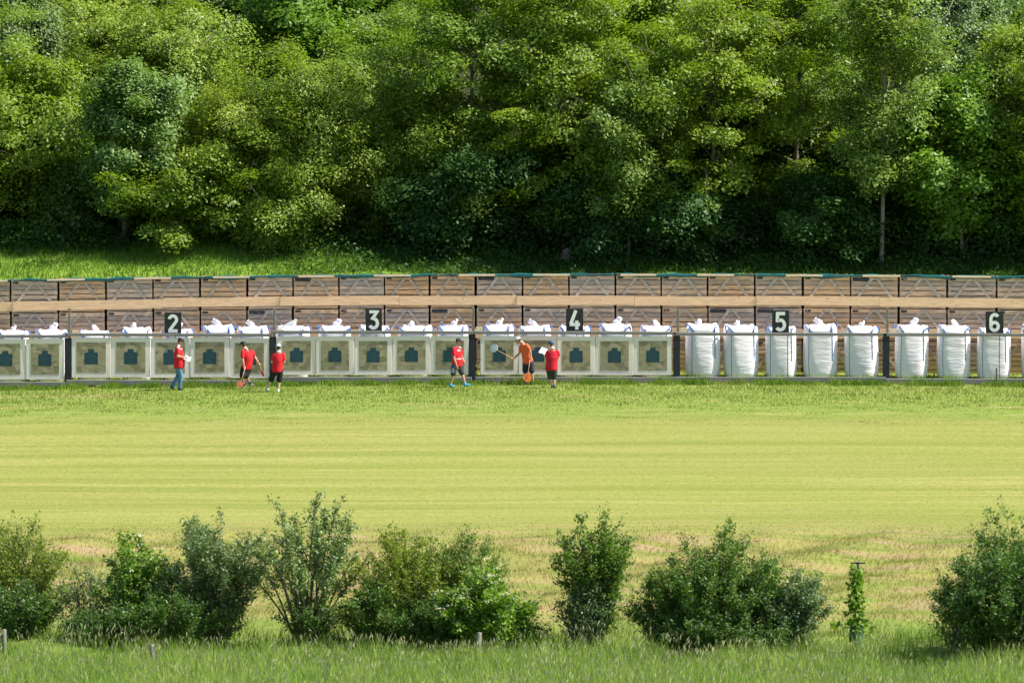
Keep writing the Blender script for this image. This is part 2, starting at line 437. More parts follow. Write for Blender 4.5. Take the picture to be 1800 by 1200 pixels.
# rough bank
x, y = scatter(105000, -97, -54, rng); k = rng.random(len(y)) < np.clip((-54 - y) / 10, .02, 1); x = x[k]; y = y[k]
V, Fs = blades(np.stack([x, y, zt(x, y) - .01], -1), rng.uniform(.04, .15, len(x)) * np.clip((-53 - y) / 12, .15, 1), rng.uniform(.012, .026, len(x)), rng, .9, 1)
tag(link('rough_grass', mesh_np('rough_grass', V, Fs, M['blade'])), 'patchy brown and green rough grass between field and hedge', 'grass', kind='stuff')
# slope behind the crates
x = rng.uniform(-20, 20, 60000); y = rng.uniform(8.5, 19, 60000)
V, Fs = blades(np.stack([x, y, zt(x, y) - .01], -1), rng.uniform(.10, .32, len(x)), rng.uniform(.02, .045, len(x)), rng, .6, 1)
tag(link('bank_grass', mesh_np('bank_grass', V, Fs, M['slopeblade'])), 'bright grass on the bank behind the crate wall', 'grass', kind='stuff')
# tall foreground grass
x, y = scatter(70000, -111, -94, rng)
edge = -97.6 + .8 * np.sin(x * .9) + .6 * np.sin(x * 2.3 + 1)
k = y < edge; x = x[k]; y = y[k]
hh = rng.uniform(.38, .84, len(x)) * (.85 + .25 * np.sin(x * 1.1 + 2) * np.sin(y * 1.3))
V1, F1 = blades(np.stack([x, y, zt(x, y) - .01], -1), hh, rng.uniform(.010, .022, len(x)), rng, .45, 2)
x, y = scatter(5000, -109, -96.5, rng)
hs = rng.uniform(.5, .9, len(x)) * (.85 + .3 * np.sin(x * .8) * np.sin(x * .31 + 1))
P = np.stack([x, y, zt(x, y)], -1)
V2, F2 = blades(P, hs, np.full(len(x), .008), rng, .3, 2)
tips = V2.reshape(-1, 5, 3)[:, 4]; mids = V2.reshape(-1, 5, 3)[:, 2]
dirn = tips - mids; dirn /= np.linalg.norm(dirn, axis=1)[:, None]
sd = np.cross(dirn, np.array([0, 1.0, 0])) * .011
hd = dirn * .13 + np.stack([rng.normal(0, .02, len(x)), rng.normal(0, .02, len(x)), rng.normal(-.02, .02, len(x))], -1)
V3 = np.stack([tips - dirn * .03, tips + hd * .5 + sd, tips + hd, tips + hd * .5 - sd], 1).reshape(-1, 3)
F3 = np.arange(len(V3)).reshape(-1, 4)
V = np.concatenate([V1, V2, V3]); n1 = len(V1); n2 = n1 + len(V2)
FF = [F1[0], F1[1], F2[0] + n1, F2[1] + n1, F3 + n2]
mi = np.concatenate([np.full(len(f), q) for f, q in zip(FF, (0, 0, 0, 0, 1))])
xl, yl = scatter(26000, -98.5, -88, rng); kk = rng.random(len(xl)) < np.clip((-88 - yl) / 6, .05, 1) * (.5 + .5 * np.sin(xl * 1.3 + yl)); xl = xl[kk]; yl = yl[kk]
Vl, Fl = blades(np.stack([xl, yl, zt(xl, yl) - .01], -1), rng.uniform(.15, .55, len(xl)), rng.uniform(.010, .022, len(xl)), rng, .6, 2)
tag(link('hedge_grass', mesh_np('hedge_grass', Vl, Fl, M['slopeblade'])), 'uneven lush grass around the feet of the hedge bushes', 'grass', kind='stuff')
tag(link('tall_grass', mesh_np('tall_grass', V, FF, [M['tall'], M['seed']], midx=mi)), 'tall foreground meadow grass with pale seed heads along the bottom', 'grass', kind='stuff')

# ------------------------------------------------------------------ foliage
def leaf_quads(P, Nn, L, rng, asp=.55, fold=.12):
    n = len(P)
    Nn = Nn / np.maximum(np.linalg.norm(Nn, axis=1), 1e-6)[:, None]
    r = rng.normal(size=(n, 3)); t = np.cross(Nn, r); t /= np.maximum(np.linalg.norm(t, axis=1), 1e-6)[:, None]
    b = np.cross(Nn, t); L = L[:, None]
    V = np.stack([P - t * L * .5, P + b * L * asp * .5 - Nn * L * fold, P + t * L * .5, P - b * L * asp * .5 - Nn * L * fold], 1).reshape(-1, 3)
    return V, np.arange(n * 4).reshape(-1, 4)
def bez(a, b, c, t):
    t = np.asarray(t)[:, None]; return (1 - t) ** 2 * a + 2 * t * (1 - t) * b + t ** 2 * c
def tree_geo(H, hb, R, seed, leaf=.17, nl=30, cpl=6, lpc=125, flat=.5, rc=(.45, .95), up=(5, 55), prof=.6, tr=.11, fork=False, bend=.04, nup=1.0):
    rng = np.random.default_rng(seed); wood = MB(); leaf *= .84; lpc *= 1.8
    k = 9; ts = np.linspace(0, 1, k)
    off = np.cumsum(rng.normal(0, bend * H / k, (k, 2)), 0); off -= off[0]
    trunk = np.stack([off[:, 0], off[:, 1], ts * H * .93 - .3 * (ts == 0)], -1)
    wood.tube([tuple(p) for p in trunk], [tr * (1.25 - .0 * t if t == 0 else (1 - t) ** .8 + .08) for t in ts], 8)
    if fork:
        f0 = trunk[1] * .6; az = rng.uniform(-.5, .5)
        f1 = f0 + np.array([.9 * math.cos(az), .9 * math.sin(az) * .3, H * .5])
        wood.tube([tuple(p) for p in bez(f0, f0 + np.array([.5, 0, .5]), f1, np.linspace(0, 1, 6))], [tr * .7 * (1 - .7 * t) for t in np.linspace(0, 1, 6)], 7)
    cen = []; crad = []; out = []
    az = rng.uniform(0, 6.28)
    for i in range(nl):
        u = (i + rng.uniform(0, .9)) / nl
        z0 = hb + u * (H * .93 - hb)
        p0 = np.array([np.interp(z0, trunk[:, 2], trunk[:, j]) for j in (0, 1)] + [z0])
        az += 2.4 + rng.normal(0, .35)
        pr = max(.2, math.sin(math.pi * min(1, u * .82 + .17))) ** prof
        L = R * pr * rng.uniform(.5, 1.12) * (1.32 if rng.random() < .25 else 1)
        el = R_(up[0] + (up[1] - up[0]) * u + rng.normal(0, 8))
        d = np.array([math.cos(az) * math.cos(el), math.sin(az) * math.cos(el), math.sin(el)])
        tip = p0 + d * L; ctl = p0 + d * L * .5 + np.array([0, 0, .12 * L])
        tt = np.linspace(0, 1, 5); pts = bez(p0, ctl, tip, tt)
        wood.tube([tuple(p) for p in pts], [max(.012, tr * .38 * (1 - u * .6) * (1 - t * .85)) for t in tt], 5)
        nc = max(2, int(cpl * (.5 + .8 * L / R)))
        for c in range(nc):
            t = .30 + .72 * (c + rng.uniform(0, 1)) / nc
            p = bez(p0, ctl, tip, np.array([min(t, 1.0)]))[0]
            lat = np.cross(d, [0, 0, 1]); lat /= max(np.linalg.norm(lat), 1e-6)
            q = p + lat * rng.normal(0, .22 * L) + np.array([0, 0, rng.normal(0, .1 * L + .1)])
            if c % 2 == 0: wood.tube([tuple(p), tuple((p + q) / 2 + [0, 0, .05]), tuple(q)], [.018, .012, .006], 4)
            cen.append(q); crad.append(rng.uniform(*rc) * (.62 + .3 * pr)); out.append(d)
    cen = np.array(cen); crad = np.array(crad); out = np.array(out)
    n = np.maximum(20, (lpc * (crad / np.mean(crad)) ** 2 * rng.uniform(.5, 1.4, len(crad)))).astype(int)
    idx = np.repeat(np.arange(len(cen)), n); N = len(idx)
    v = rng.normal(size=(N, 3)); v /= np.linalg.norm(v, axis=1)[:, None]
    rho = rng.uniform(0, 1, N) ** (1 / 2.3)
    v = v * rho[:, None] * crad[idx][:, None]
    cn = out * .55 + rng.normal(0, .28, out.shape); cn[:, 2] = np.abs(cn[:, 2]) + nup * .8
    cn /= np.linalg.norm(cn, axis=1)[:, None]; ci = cn[idx]
    v[:, 2] = v[:, 2] * flat - .75 * (v[:, 0] * ci[:, 0] + v[:, 1] * ci[:, 1]) / np.maximum(ci[:, 2], .35) * (1 - flat) - .22 * crad[idx] * rho ** 2
    # sprays lean along their limb
    P = cen[idx] + v + out[idx] * (rng.normal(0, .25, N) * crad[idx])[:, None]
    k_ = P[:, 2] > .05 + .24 * P[:, 1] + rng.uniform(0, .5, N) ** 2
    P = P[k_]; v = v[k_]; ci = ci[k_]; idx = idx[k_]; N = len(P)
    Nn = rng.normal(0, .34, (N, 3)) + v / crad[idx][:, None] * .35 + ci
    V, Fq = leaf_quads(P, Nn, leaf * rng.uniform(.6, 1.3, N), rng)
    return wood, V, Fq
def bush_geo(W, D, H, seed, stems=26, twigs=9, lpt=22, leaf=.075, bare=.22, spiky=.35, twl=(.25, .6), srad=.018, dome=.5, lean=0.0, asp=.5):
    rng = np.random.default_rng(seed); wood = MB(); P = []; Nn = []; W *= 1.12; lpt = int(lpt * 1.35); twigs = int(twigs * 1.4)
    def shoot(a, b, c, n, sp):
        t = rng.uniform(0, 1, n); p = bez(a, b, c, t) + rng.normal(0, sp, (n, 3)); P.append(p)
        q = rng.normal(0, .8, (n, 3)); q[:, 2] += .7; Nn.append(q)
    for i in range(stems):
        az = i * 2.4 + rng.normal(0, .4); u = math.sqrt((i + .5) / stems)
        ex = math.cos(az) * u * W / 2; ey = math.sin(az) * u * D / 2
        h = H * (1 - dome * u * u) * rng.uniform(.70, 1.0)
        base = np.array([ex * .16 + rng.normal(0, .05), ey * .16 + rng.normal(0, .05), -.05])
        tip = np.array([ex + lean * h, ey, h]); ctl = base * .4 + tip * .6 * np.array([.75, .75, 1.0]); ctl[2] = h * .62
        tt = np.linspace(0, 1, 6)
        wood.tube([tuple(p) for p in bez(base, ctl, tip, tt)], [srad * (1 - .8 * t) for t in tt], 5)
        shoot(ctl, ctl * .4 + tip * .6, tip, int(lpt * 1.5), .05)
        for k in range(twigs):
            t = bare + (1 - bare) * rng.uniform(0, 1)
            p0 = bez(base, ctl, tip, np.array([t]))[0]
            d = rng.normal(0, .75, 3); d[2] = abs(d[2]) * .5 + spiky; d[:2] += np.array([ex, ey]) / (W / 2) * .5
            d /= np.linalg.norm(d); L = rng.uniform(*twl) * (1.1 - .3 * t)
            p2 = p0 + d * L; p1 = p0 + d * L * .5 + np.array([0, 0, -.06 * L])
            wood.tube([tuple(p0), tuple(p1), tuple(p2)], [.007, .005, .003], 3, False)
            shoot(p0, p1, p2, lpt, .045 + .03 * L)
    P = np.concatenate(P); Nn = np.concatenate(Nn); k = P[:, 2] > .03; P = P[k]; Nn = Nn[k]
    V, Fq = leaf_quads(P, Nn, leaf * rng.uniform(.6, 1.35, len(P)), rng, asp)
    return wood, V, Fq, P
KIND = {
    'beech': dict(mat='l_beech', leaf=.165, flat=.34, rc=(.6, 1.15), up=(-2, 42), lpc=125, name='beech_tree'),
    'hornbeam': dict(mat='l_beech', leaf=.165, flat=.42, rc=(.5, .95), up=(8, 55), lpc=105, name='hornbeam_tree'),
    'ash': dict(mat='l_ash', leaf=.17, flat=.7, rc=(.4, .8), up=(25, 65), lpc=80, name='ash_tree'),
    'maple': dict(mat='l_maple', leaf=.23, flat=.6, rc=(.5, 1.0), up=(10, 60), lpc=95, name='maple_tree'),
    'dark': dict(mat='l_dark', leaf=.19, flat=.5, rc=(.6, 1.1), up=(0, 50), lpc=120, name='broadleaf_tree'),
    'fine': dict(mat='l_fine', leaf=.14, flat=.75, rc=(.45, .85), up=(10, 70), lpc=170, name='round_shrub'),
    'silver': dict(mat='l_silver', leaf=.16, flat=.75, rc=(.45, .9), up=(20, 65), lpc=110, name='willow_tree'),
}
WOOD_GROUP = 'trees and shrubs of the wood behind the crate wall'
def tree(kind, px, y, top, wpx, hbf, seed, label, **kw):
    k = dict(KIND[kind]); k.update(kw); nm = k.pop('name'); mt = M[k.pop('mat')]
    bark = M[k.pop('bark', 'bark')]
    x = SX(px, y); z0 = zg(x, y); H = max(2.2, ZP(top, y) - z0); R = wpx / 2 * (y - CAMY) / F * 1.12
    sc = max(1.0, (H * R) / 30.0)
    nl = k.pop('nl', int(26 + 10 * min(2.5, sc)))
    wood, V, Fq = tree_geo(H, H * hbf, R, seed, nl=nl, **k)
    root = empty(nm, (x, y, z0))
    tag(root, label, 'shrub' if kind == 'fine' else 'tree', WOOD_GROUP)
    wood.build('trunk', bark, root, smooth=True)
    link('crown', mesh_np('crown', V, Fq, mt), root)
    return root
T = []
T.append(tree('dark', 40, 18.5, 120, 270, .04, 11, 'dense broadleaf tree filling the left edge of the wood', mat='l_beech'))
T.append(tree('ash', 218, 15.4, 118, 165, .18, 12, 'pale grey green ash standing left, its thin trunk half hidden', lpc=115))
T.append(tree('hornbeam', 318, 14.8, 300, 230, .03, 13, 'low hornbeam with spiky sunlit shoots on the grass edge at left', flat=.35, up=(10, 60)))
T.append(tree('hornbeam', 398, 15.2, 345, 110, .15, 14, 'small bright yellow green shrub lobe beside the spiky hornbeam'))
T.append(tree('fine', 545, 15.8, 182, 300, .03, 15, 'wide rounded light green shrub mass left of the dark hollow', prof=.4, nl=60))
T.append(tree('fine', 735, 16.2, 205, 290, .03, 16, 'rounded pale green shrub whose right half falls into shadow', prof=.4, nl=58))
T.append(tree('fine', 420, 16.6, 200, 220, .03, 17, 'pale round shrub between the grey green ash and the wide shrub', prof=.4, nl=46))
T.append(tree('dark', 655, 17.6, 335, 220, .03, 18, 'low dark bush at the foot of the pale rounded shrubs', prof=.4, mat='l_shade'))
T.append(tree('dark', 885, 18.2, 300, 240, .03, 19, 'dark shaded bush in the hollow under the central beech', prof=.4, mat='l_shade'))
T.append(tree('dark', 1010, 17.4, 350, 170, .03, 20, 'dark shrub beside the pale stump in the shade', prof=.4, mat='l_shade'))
T.append(tree('beech', 835, 16.0, -70, 360, .16, 21, 'largest spreading beech at the centre with layered sunlit boughs'))
T.append(tree('beech', 985, 14.8, -60, 300, .15, 22, 'tall beech right of the largest one, dark between its boughs'))
T.append(tree('ash', 1105, 12.6, 130, 200, .20, 23, 'shaded young ash with a slender pale trunk right of the stump', bark='bark_pale', lpc=110, tr=.06))
T.append(tree('hornbeam', 1255, 13.8, 10, 360, .10, 24, 'broad bright hornbeam with low sunlit boughs right of centre', flat=.36))
T.append(tree('hornbeam', 1400, 16.2, -60, 280, .16, 25, 'tall bright green tree between broad hornbeam and slender ash'))
T.append(tree('ash', 1550, 12.2, -30, 260, .24, 26, 'slender ash with a long bare grey trunk at the right', bark='bark_pale', tr=.08, bend=.02, lpc=95))
T.append(tree('maple', 1690, 13.2, 165, 230, .20, 27, 'leafy tree with a forked trunk near the right edge', fork=True, bark='bark_pale', tr=.07))
T.append(tree('beech', 1785, 14.8, 60, 260, .12, 28, 'yellow green tree cut by the right edge of the wood', mat='l_fine'))
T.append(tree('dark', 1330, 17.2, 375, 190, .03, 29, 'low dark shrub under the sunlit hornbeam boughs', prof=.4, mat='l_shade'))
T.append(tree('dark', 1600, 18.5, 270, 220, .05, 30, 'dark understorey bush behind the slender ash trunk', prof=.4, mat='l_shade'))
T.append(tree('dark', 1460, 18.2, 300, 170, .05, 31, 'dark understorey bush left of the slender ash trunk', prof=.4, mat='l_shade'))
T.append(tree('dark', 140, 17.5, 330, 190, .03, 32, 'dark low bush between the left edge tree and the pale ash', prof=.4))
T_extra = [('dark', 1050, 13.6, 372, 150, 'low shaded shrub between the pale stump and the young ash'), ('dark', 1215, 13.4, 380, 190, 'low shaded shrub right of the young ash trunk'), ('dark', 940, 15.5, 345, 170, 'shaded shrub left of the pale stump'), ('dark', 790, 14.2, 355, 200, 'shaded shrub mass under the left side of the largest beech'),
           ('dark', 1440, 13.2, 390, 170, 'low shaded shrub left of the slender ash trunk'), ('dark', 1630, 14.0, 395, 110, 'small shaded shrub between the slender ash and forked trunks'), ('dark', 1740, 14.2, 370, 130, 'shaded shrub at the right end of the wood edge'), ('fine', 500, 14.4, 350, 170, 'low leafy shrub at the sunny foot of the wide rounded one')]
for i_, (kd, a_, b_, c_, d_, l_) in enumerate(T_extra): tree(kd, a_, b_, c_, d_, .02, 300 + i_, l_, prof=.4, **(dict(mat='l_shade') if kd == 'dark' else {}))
T.append(tree('silver', 60, 25, 45, 210, .08, 33, 'pale silvery tree behind the dense one at the left edge'))
T.append(tree('hornbeam', 150, 27, 30, 180, .10, 34, 'yellow green tree behind the pale ash at the upper left', mat='l_fine', leaf=.18))
T.append(tree('beech', 185, 31, -80, 170, .30, 35, 'tall thin tree at upper left with a pale trunk showing', bark='bark_pale', lpc=80, tr=.13))
T.append(tree('beech', 268, 33, -90, 180, .28, 36, 'tall tree at upper left beside the one with the pale trunk', lpc=85))
T.append(tree('dark', 405, 30, -70, 210, .05, 37, 'tall dark tree in shadow left of the bright maple'))
T.append(tree('maple', 540, 25, -60, 270, .06, 38, 'tall bright maple with large leaves behind the rounded shrubs'))
T.append(tree('ash', 680, 28, -80, 190, .08, 39, 'tall airy tree between the bright maple and the central beech', lpc=130))
T.append(tree('maple', 1090, 26, -90, 230, .10, 40, 'tall green tree behind the shaded young ash', mat='l_beech'))
T.append(tree('silver', 1500, 27, -80, 220, .10, 41, 'tall silvery tree behind the slender ash crown'))
T.append(tree('silver', 1665, 25, -50, 230, .10, 42, 'pale silvery willow crown near the upper right corner'))
# further back: copies of the tall ones
back = [(20, 33, 10, .95, 'dark tree deep in the wood behind the silvery left tree'), (330, 37, 10, 1.0, 'deep wood tree behind the dark tree at upper left'),
        (470, 36, 26, .95, 'deep wood tree behind the bright maple'), (610, 37, 11, .95, 'deep wood tree behind the airy tree left of centre'),
        (760, 34, 29, 1.0, 'deep wood tree at the left shoulder of the largest beech'), (910, 35, 28, .95, 'deep wood tree between the two central beeches'),
        (1180, 34, 11, .95, 'deep wood tree behind the broad hornbeam'), (1320, 33, 29, .95, 'deep wood tree right of the broad hornbeam'),
        (1580, 35, 14, .9, 'deep wood tree between the two silvery crowns'), (1760, 34, 26, 1.0, 'dark deep wood tree at the upper right corner'),
        (105, 21, 7, 1.0, 'tree filling the second row behind the pale ash at left'), (300, 23, 5, 1.1, 'shrubby tree in the second row left of the dark tree'), (480, 22, 18, 1.2, 'dark tree of the second row above the wide pale shrub'), (640, 22, 0, .9, 'dark tree of the second row under the airy tree'),
        (1180, 19, 19, 1.5, 'dark tree of the second row left of the broad hornbeam'), (1345, 19, 0, .95, 'dark tree of the second row right of the broad hornbeam'), (1630, 18.5, 24, .75, 'tree of the second row between slender ash and forked tree'),
        (1470, 20, 22, .8, 'tree of the second row left of the slender ash'), (1905, 13, 13, .95, 'tree added just past the right edge of the wood for shade'), (2010, 12, 11, .8, 'tree added further past the right edge of the wood for shade'),  # the two past the right edge are added to cast shade
        (-90, 20, 14, .9, 'tree just past the left edge of the wood')]
for px, y, src, sc, lab in back:
    o = copy_tree(T[src]); x = SX(px, y); o.location = (x, y, zg(x, y) - .1)
    o.rotation_euler = (0, 0, random.Random(px).uniform(0, 6.28)); o.scale = (sc, sc, sc); o['label'] = lab
# ground cover at the foot of the wood
rng = np.random.default_rng(31)
x = rng.uniform(-21, 21, 90000); y = 14.2 + rng.gamma(2.0, 2.2, 90000) - .8 * np.sin(x * .7)
y = np.where(y > 34, rng.uniform(16, 34, len(y)), y)
h = rng.uniform(0, 1, len(x)) ** 1.4 * (.5 + .5 * np.sin(x * 1.3 + y) ** 2) * 1.1
Nn = rng.normal(0, .6, (len(x), 3)); Nn[:, 2] += 1
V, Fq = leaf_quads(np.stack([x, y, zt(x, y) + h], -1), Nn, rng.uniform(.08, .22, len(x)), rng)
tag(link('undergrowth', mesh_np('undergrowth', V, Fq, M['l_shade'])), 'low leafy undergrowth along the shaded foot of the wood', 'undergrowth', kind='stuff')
x = rng.uniform(-9, 21, 52000); y = 11.0 + rng.uniform(0, 4.5, 52000)
h = rng.uniform(0, 1, len(x)) ** 1.5 * (.22 + .6 * np.clip((y - 11.0) / 2, 0, 1)) * (.4 + .6 * np.sin(x * 1.9 + 2 * y) ** 2); kk = rng.random(len(x)) < np.clip((x + 9) / 8, .06, 1); x, y, h = x[kk], y[kk], h[kk]
Nn = rng.normal(0, .6, (len(x), 3)); Nn[:, 2] += 1
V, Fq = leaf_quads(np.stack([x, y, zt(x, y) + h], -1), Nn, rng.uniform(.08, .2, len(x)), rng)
tag(link('ground_cover', mesh_np('ground_cover', V, Fq, M['l_shade'])), 'shaded leafy ground cover on the bank behind the right half of the crates', 'ground cover', kind='stuff')  # darkened leaves paint the shade over the right part of the bank
# stump
st = MB(); rr = np.random.default_rng(3)
rings = []
for i in range(7):
    z = i * .075; rings.append([Vector((math.cos(a) * (.24 - .01 * i + .03 * math.sin(3 * a + i)) + .03 * i, math.sin(a) * .2, z + (.06 * math.sin(2 * a) if i == 6 else 0))) for a in np.linspace(0, 2 * math.pi, 16, endpoint=False)])
st.loft(rings)
sx = SX(991, 12.9)
tag(st.build('tree_stump', M['stump'], None, (sx, 12.9, zg(sx, 12.9) - .02), True), 'pale reddish tree stump in the shade at the wood edge', 'stump')

# ------------------------------------------------------------------ hedge bushes in front
HG = 'hedge bushes before the foreground grass'
def bush(name, px, base_py, top_py, wpx, seed, mat, label, depth=None, blossom=0, cat='bush', **kw):
    y = YG(base_py); x = SX(px, y); s = (y - CAMY) / F
    W = wpx * s; H = (base_py - top_py) * s; D = depth or W * .8
    wood, V, Fq, P = bush_geo(W, D, H, seed, **kw)
    root = empty(name, (x, y, zg(x, y))); tag(root, label, cat, HG)
    wood.build('stems', M['bark'], root, smooth=True)
    link('foliage', mesh_np('foliage', V, Fq, M[mat]), root)
    if blossom:
        rng = np.random.default_rng(seed + 5); rad = np.hypot(P[:, 0] / (W / 2), P[:, 1] / (D / 2))
        outer = np.where((P[:, 2] > H * .42) & ((P[:, 2] > H * .72) | (rad > .7)))[0]
        pick = rng.choice(outer, blossom); Q = []
        for i in pick: Q.append(P[i] + np.array([0, 0, .05]) + rng.normal(0, .05, (16, 3)) * [1, 1, .35])
        Q = np.concatenate(Q); Nn = rng.normal(0, .4, Q.shape); Nn[:, 2] += 1
        Vb, Fb = leaf_quads(Q, Nn, np.full(len(Q), .035), rng, .9)
        link('blossoms', mesh_np('blossoms', Vb, Fb, M['blossom']), root)
    return root
bush('feathery_bush', 15, 1118, 885, 200, 51, 'b_yellow', 'feathery yellow green bush cut by the left edge', stems=42, twigs=10, lpt=24, spiky=.7, dome=.45, leaf=.07, twl=(.3, .75))
bush('low_bush', 40, 1126, 1015, 130, 52, 'b_dark', 'dark low growth at the foot of the feathery left bush', stems=26, twigs=9, lpt=22, bare=.05)
bush('sparse_bush', 148, 1122, 985, 120, 53, 'b_grey', 'thin wispy bush in the gap right of the feathery left one', stems=14, twigs=7, lpt=10, dome=.3)
bush('low_bush', 180, 1135, 1060, 150, 54, 'b_dark', 'dark low mound of leaves left of the blossoming bush', stems=30, twigs=9, lpt=22, bare=.05, dome=.6)
bush('blossoming_bush', 238, 1128, 922, 135, 55, 'b_bright', 'tall green bush with pale blossom on top at left', blossom=60, stems=30, twigs=10, lpt=20, leaf=.10, bare=.12, dome=.4)
bush('grey_green_bush', 372, 1132, 882, 195, 56, 'b_grey', 'large grey green bush with upright twigs left of the open stems', stems=46, twigs=12, lpt=26, leaf=.075, bare=.1, spiky=.6, dome=.35)
bush('low_bush', 290, 1138, 1030, 190, 57, 'b_dark', 'dark leafy base between blossoming bush and grey green bush', stems=28, twigs=10, lpt=22, bare=.05)
bush('open_shrub', 538, 1135, 872, 215, 58, 'l_silver', 'open many stemmed shrub with bare lower stems and silvery leaves', stems=26, twigs=9, lpt=20, leaf=.085, bare=.5, spiky=.7, srad=.034, dome=.4, twl=(.25, .55))
bush('low_bush', 545, 1138, 1040, 120, 59, 'b_dark', 'scrubby dark twigs around the foot of the open shrub', stems=22, twigs=9, lpt=9, bare=.1)
bush('shoot_bush', 718, 1135, 912, 210, 60, 'b_yellow', 'yellow green bush with long shoots in the middle of the hedge', stems=46, twigs=11, lpt=23, leaf=.07, bare=.12, spiky=.6, dome=.45)
bush('low_bush', 665, 1138, 1010, 170, 61, 'b_green', 'dark green bush between the open shrub and the yellow green one', stems=30, twigs=10, lpt=20, bare=.06)
bush('feathery_bush', 812, 1132, 920, 150, 62, 'b_green', 'feathery upright shoots rising behind the elder', stems=36, twigs=9, lpt=20, leaf=.065, bare=.2, spiky=.9, dome=.3)
bush('elder_bush', 858, 1145, 985, 160, 63, 'b_bright', 'bright green elder with cream flower heads beside a fence post', blossom=95, stems=34, twigs=10, lpt=20, leaf=.10, bare=.1, dome=.45)
bush('low_bush', 770, 1142, 1040, 190, 64, 'b_dark', 'dark shaded growth at the left foot of the elder', stems=30, twigs=10, lpt=22, bare=.05)
bush('low_bush', 915, 1142, 1085, 90, 65, 'b_dark', 'small dark bush on the right of the elder', stems=18, twigs=8, lpt=18, bare=.05)
bush('narrow_bush', 1046, 1140, 900, 130, 66, 'b_green', 'narrow upright bush standing alone with ragged top shoots', stems=34, twigs=11, lpt=22, leaf=.085, bare=.12, spiky=.5, dome=.2)
bush('low_bush', 1030, 1142, 1010, 80, 67, 'b_grey', 'grey green leaves in the lower half of the narrow bush', stems=20, twigs=9, lpt=20, bare=.08)
bush('wide_bush', 1265, 1148, 922, 250, 68, 'b_green', 'widest dark green bush right of the narrow one', stems=60, twigs=13, lpt=26, leaf=.075, bare=.08, spiky=.5, dome=.45)
bush('low_bush', 1180, 1145, 1000, 150, 69, 'b_green', 'left shoulder of dark leaves beside the widest bush', stems=28, twigs=10, lpt=22, bare=.08, dome=.6)
bush('grey_green_bush', 1390, 1150, 1000, 120, 70, 'b_grey', 'small rounded grey green bush at the right end of the widest one', stems=30, twigs=10, lpt=24, bare=.14, dome=.4)
bush('low_bush', 1285, 1152, 1060, 240, 71, 'b_dark', 'dark shaded base along the front of the widest bush', stems=40, twigs=10, lpt=22, bare=.05)
bush('large_bush', 1772, 1178, 945, 245, 72, 'b_dark', 'large dark bush cut by the right edge', stems=60, twigs=13, lpt=27, leaf=.08, bare=.06, dome=.4)
bush('feathery_bush', 1800, 1150, 868, 195, 73, 'b_green', 'taller feathery bush behind the large dark one at right', stems=38, twigs=10, lpt=22, bare=.2, spiky=.7, dome=.4)
bush('sparse_bush', 1683, 1150, 1025, 70, 74, 'b_green', 'thin upright shrub left of the large dark right bush', stems=14, twigs=8, lpt=14, bare=.1, spiky=.8, dome=.2)

# young tree with guard and stake
yb = YG(1146); xb = SX(1508, yb); s = (yb - CAMY) / F; zb = zg(xb, yb); Ht = 155 * s
rng = np.random.default_rng(9); w = MB()
w.tube([(0, 0, -.1), (.02, 0, Ht * .5), (.0, .02, Ht)], [.028, .02, .008], 7)
P = []
for i in range(34):
    z = Ht * (.22 + .76 * i / 34); a = i * 2.4; L = rng.uniform(.12, .42) * (1.15 - .75 * z / Ht)
    if i in (3, 4, 9): L += .2
    tip = np.array([math.cos(a) * L, math.sin(a) * L, z + .08])
    w.tube([(0, 0, z), tuple(tip * [.5, .5, 1]), tuple(tip)], [.008, .006, .004], 4)
    n = 14; t = rng.uniform(.2, 1.1, n)[:, None]
    P.append(np.array([0, 0, z]) * (1 - t) + tip * t + rng.normal(0, .05, (n, 3)))
P = np.concatenate(P); Nn = rng.normal(0, .7, P.shape); Nn[:, 2] += .6; Nn[:, 1] -= .3
V, Fq = leaf_quads(P, Nn, rng.uniform(.08, .17, len(P)), rng, .7)
yt = tag(empty('young_tree', (xb, yb, zb)), 'young tree with big leaves in a green mesh guard, tied to a stake', 'tree')
w.build('trunk', M['bark'], yt, smooth=True); link('crown', mesh_np('crown', V, Fq, M['b_bright']), yt)
gd = MB(); rings = []
for i in range(9):
    rings.append([Vector((math.cos(a) * (.165 + .012 * math.sin(3 * a + i)), math.sin(a) * .15, i * .085)) for a in np.linspace(0, 2 * math.pi, 18, endpoint=False)])
gd.loft(rings, False); gd.build('tree_guard', M['guard_green'], yt, smooth=True)
sk = tag(empty('tree_stake', (xb + .04, yb + .22, zb)), 'tall thin stake with a small cross bar beside the young tree', 'stake')
q = MB(); q.box((0, 0, 1.06), (.055, .055, 2.2)); q.build('pole', M['post_grey'], sk, bevel=.006)
q = MB(); q.box((0, -.032, 2.13), (.34, .02, .03)); q.build('cross_bar', M['dark_post'], sk)
q = MB(); q.bar((-.15, -.045, 2.11), (0, -.045, 1.93), .015, .02, (0, 1, 0)); q.build('strut', M['dark_post'], sk)

# fence posts
for px, top, base, tilt, lab in ((2, 1112, 1160, .03, 'grey wooden fence post at the left edge of the foreground grass'), (265, 1130, 1176, -.02, 'short grey fence post before the blossoming bush at left'),
                           (838, 1113, 1172, .07, 'pale leaning fence post in front of the elder')):
    y = YG(base) - .6; x = SX(px, y); s = (y - CAMY) / F; h = (base - top) * s + .06
    r = np.random.default_rng(px); b = MB()
    b.tube([(0, 0, -.3), (.01, 0, h * .5), (0, .01, h - .015), (0, .01, h)], [.062, .058, .055, .045], 9)
    o = b.build('fence_post', M['post_grey'], None, (x, y, zg(x, y)), True); o.rotation_euler = (0, tilt, 0)
    tag(o, lab, 'fence post', 'fence posts in the foreground grass')

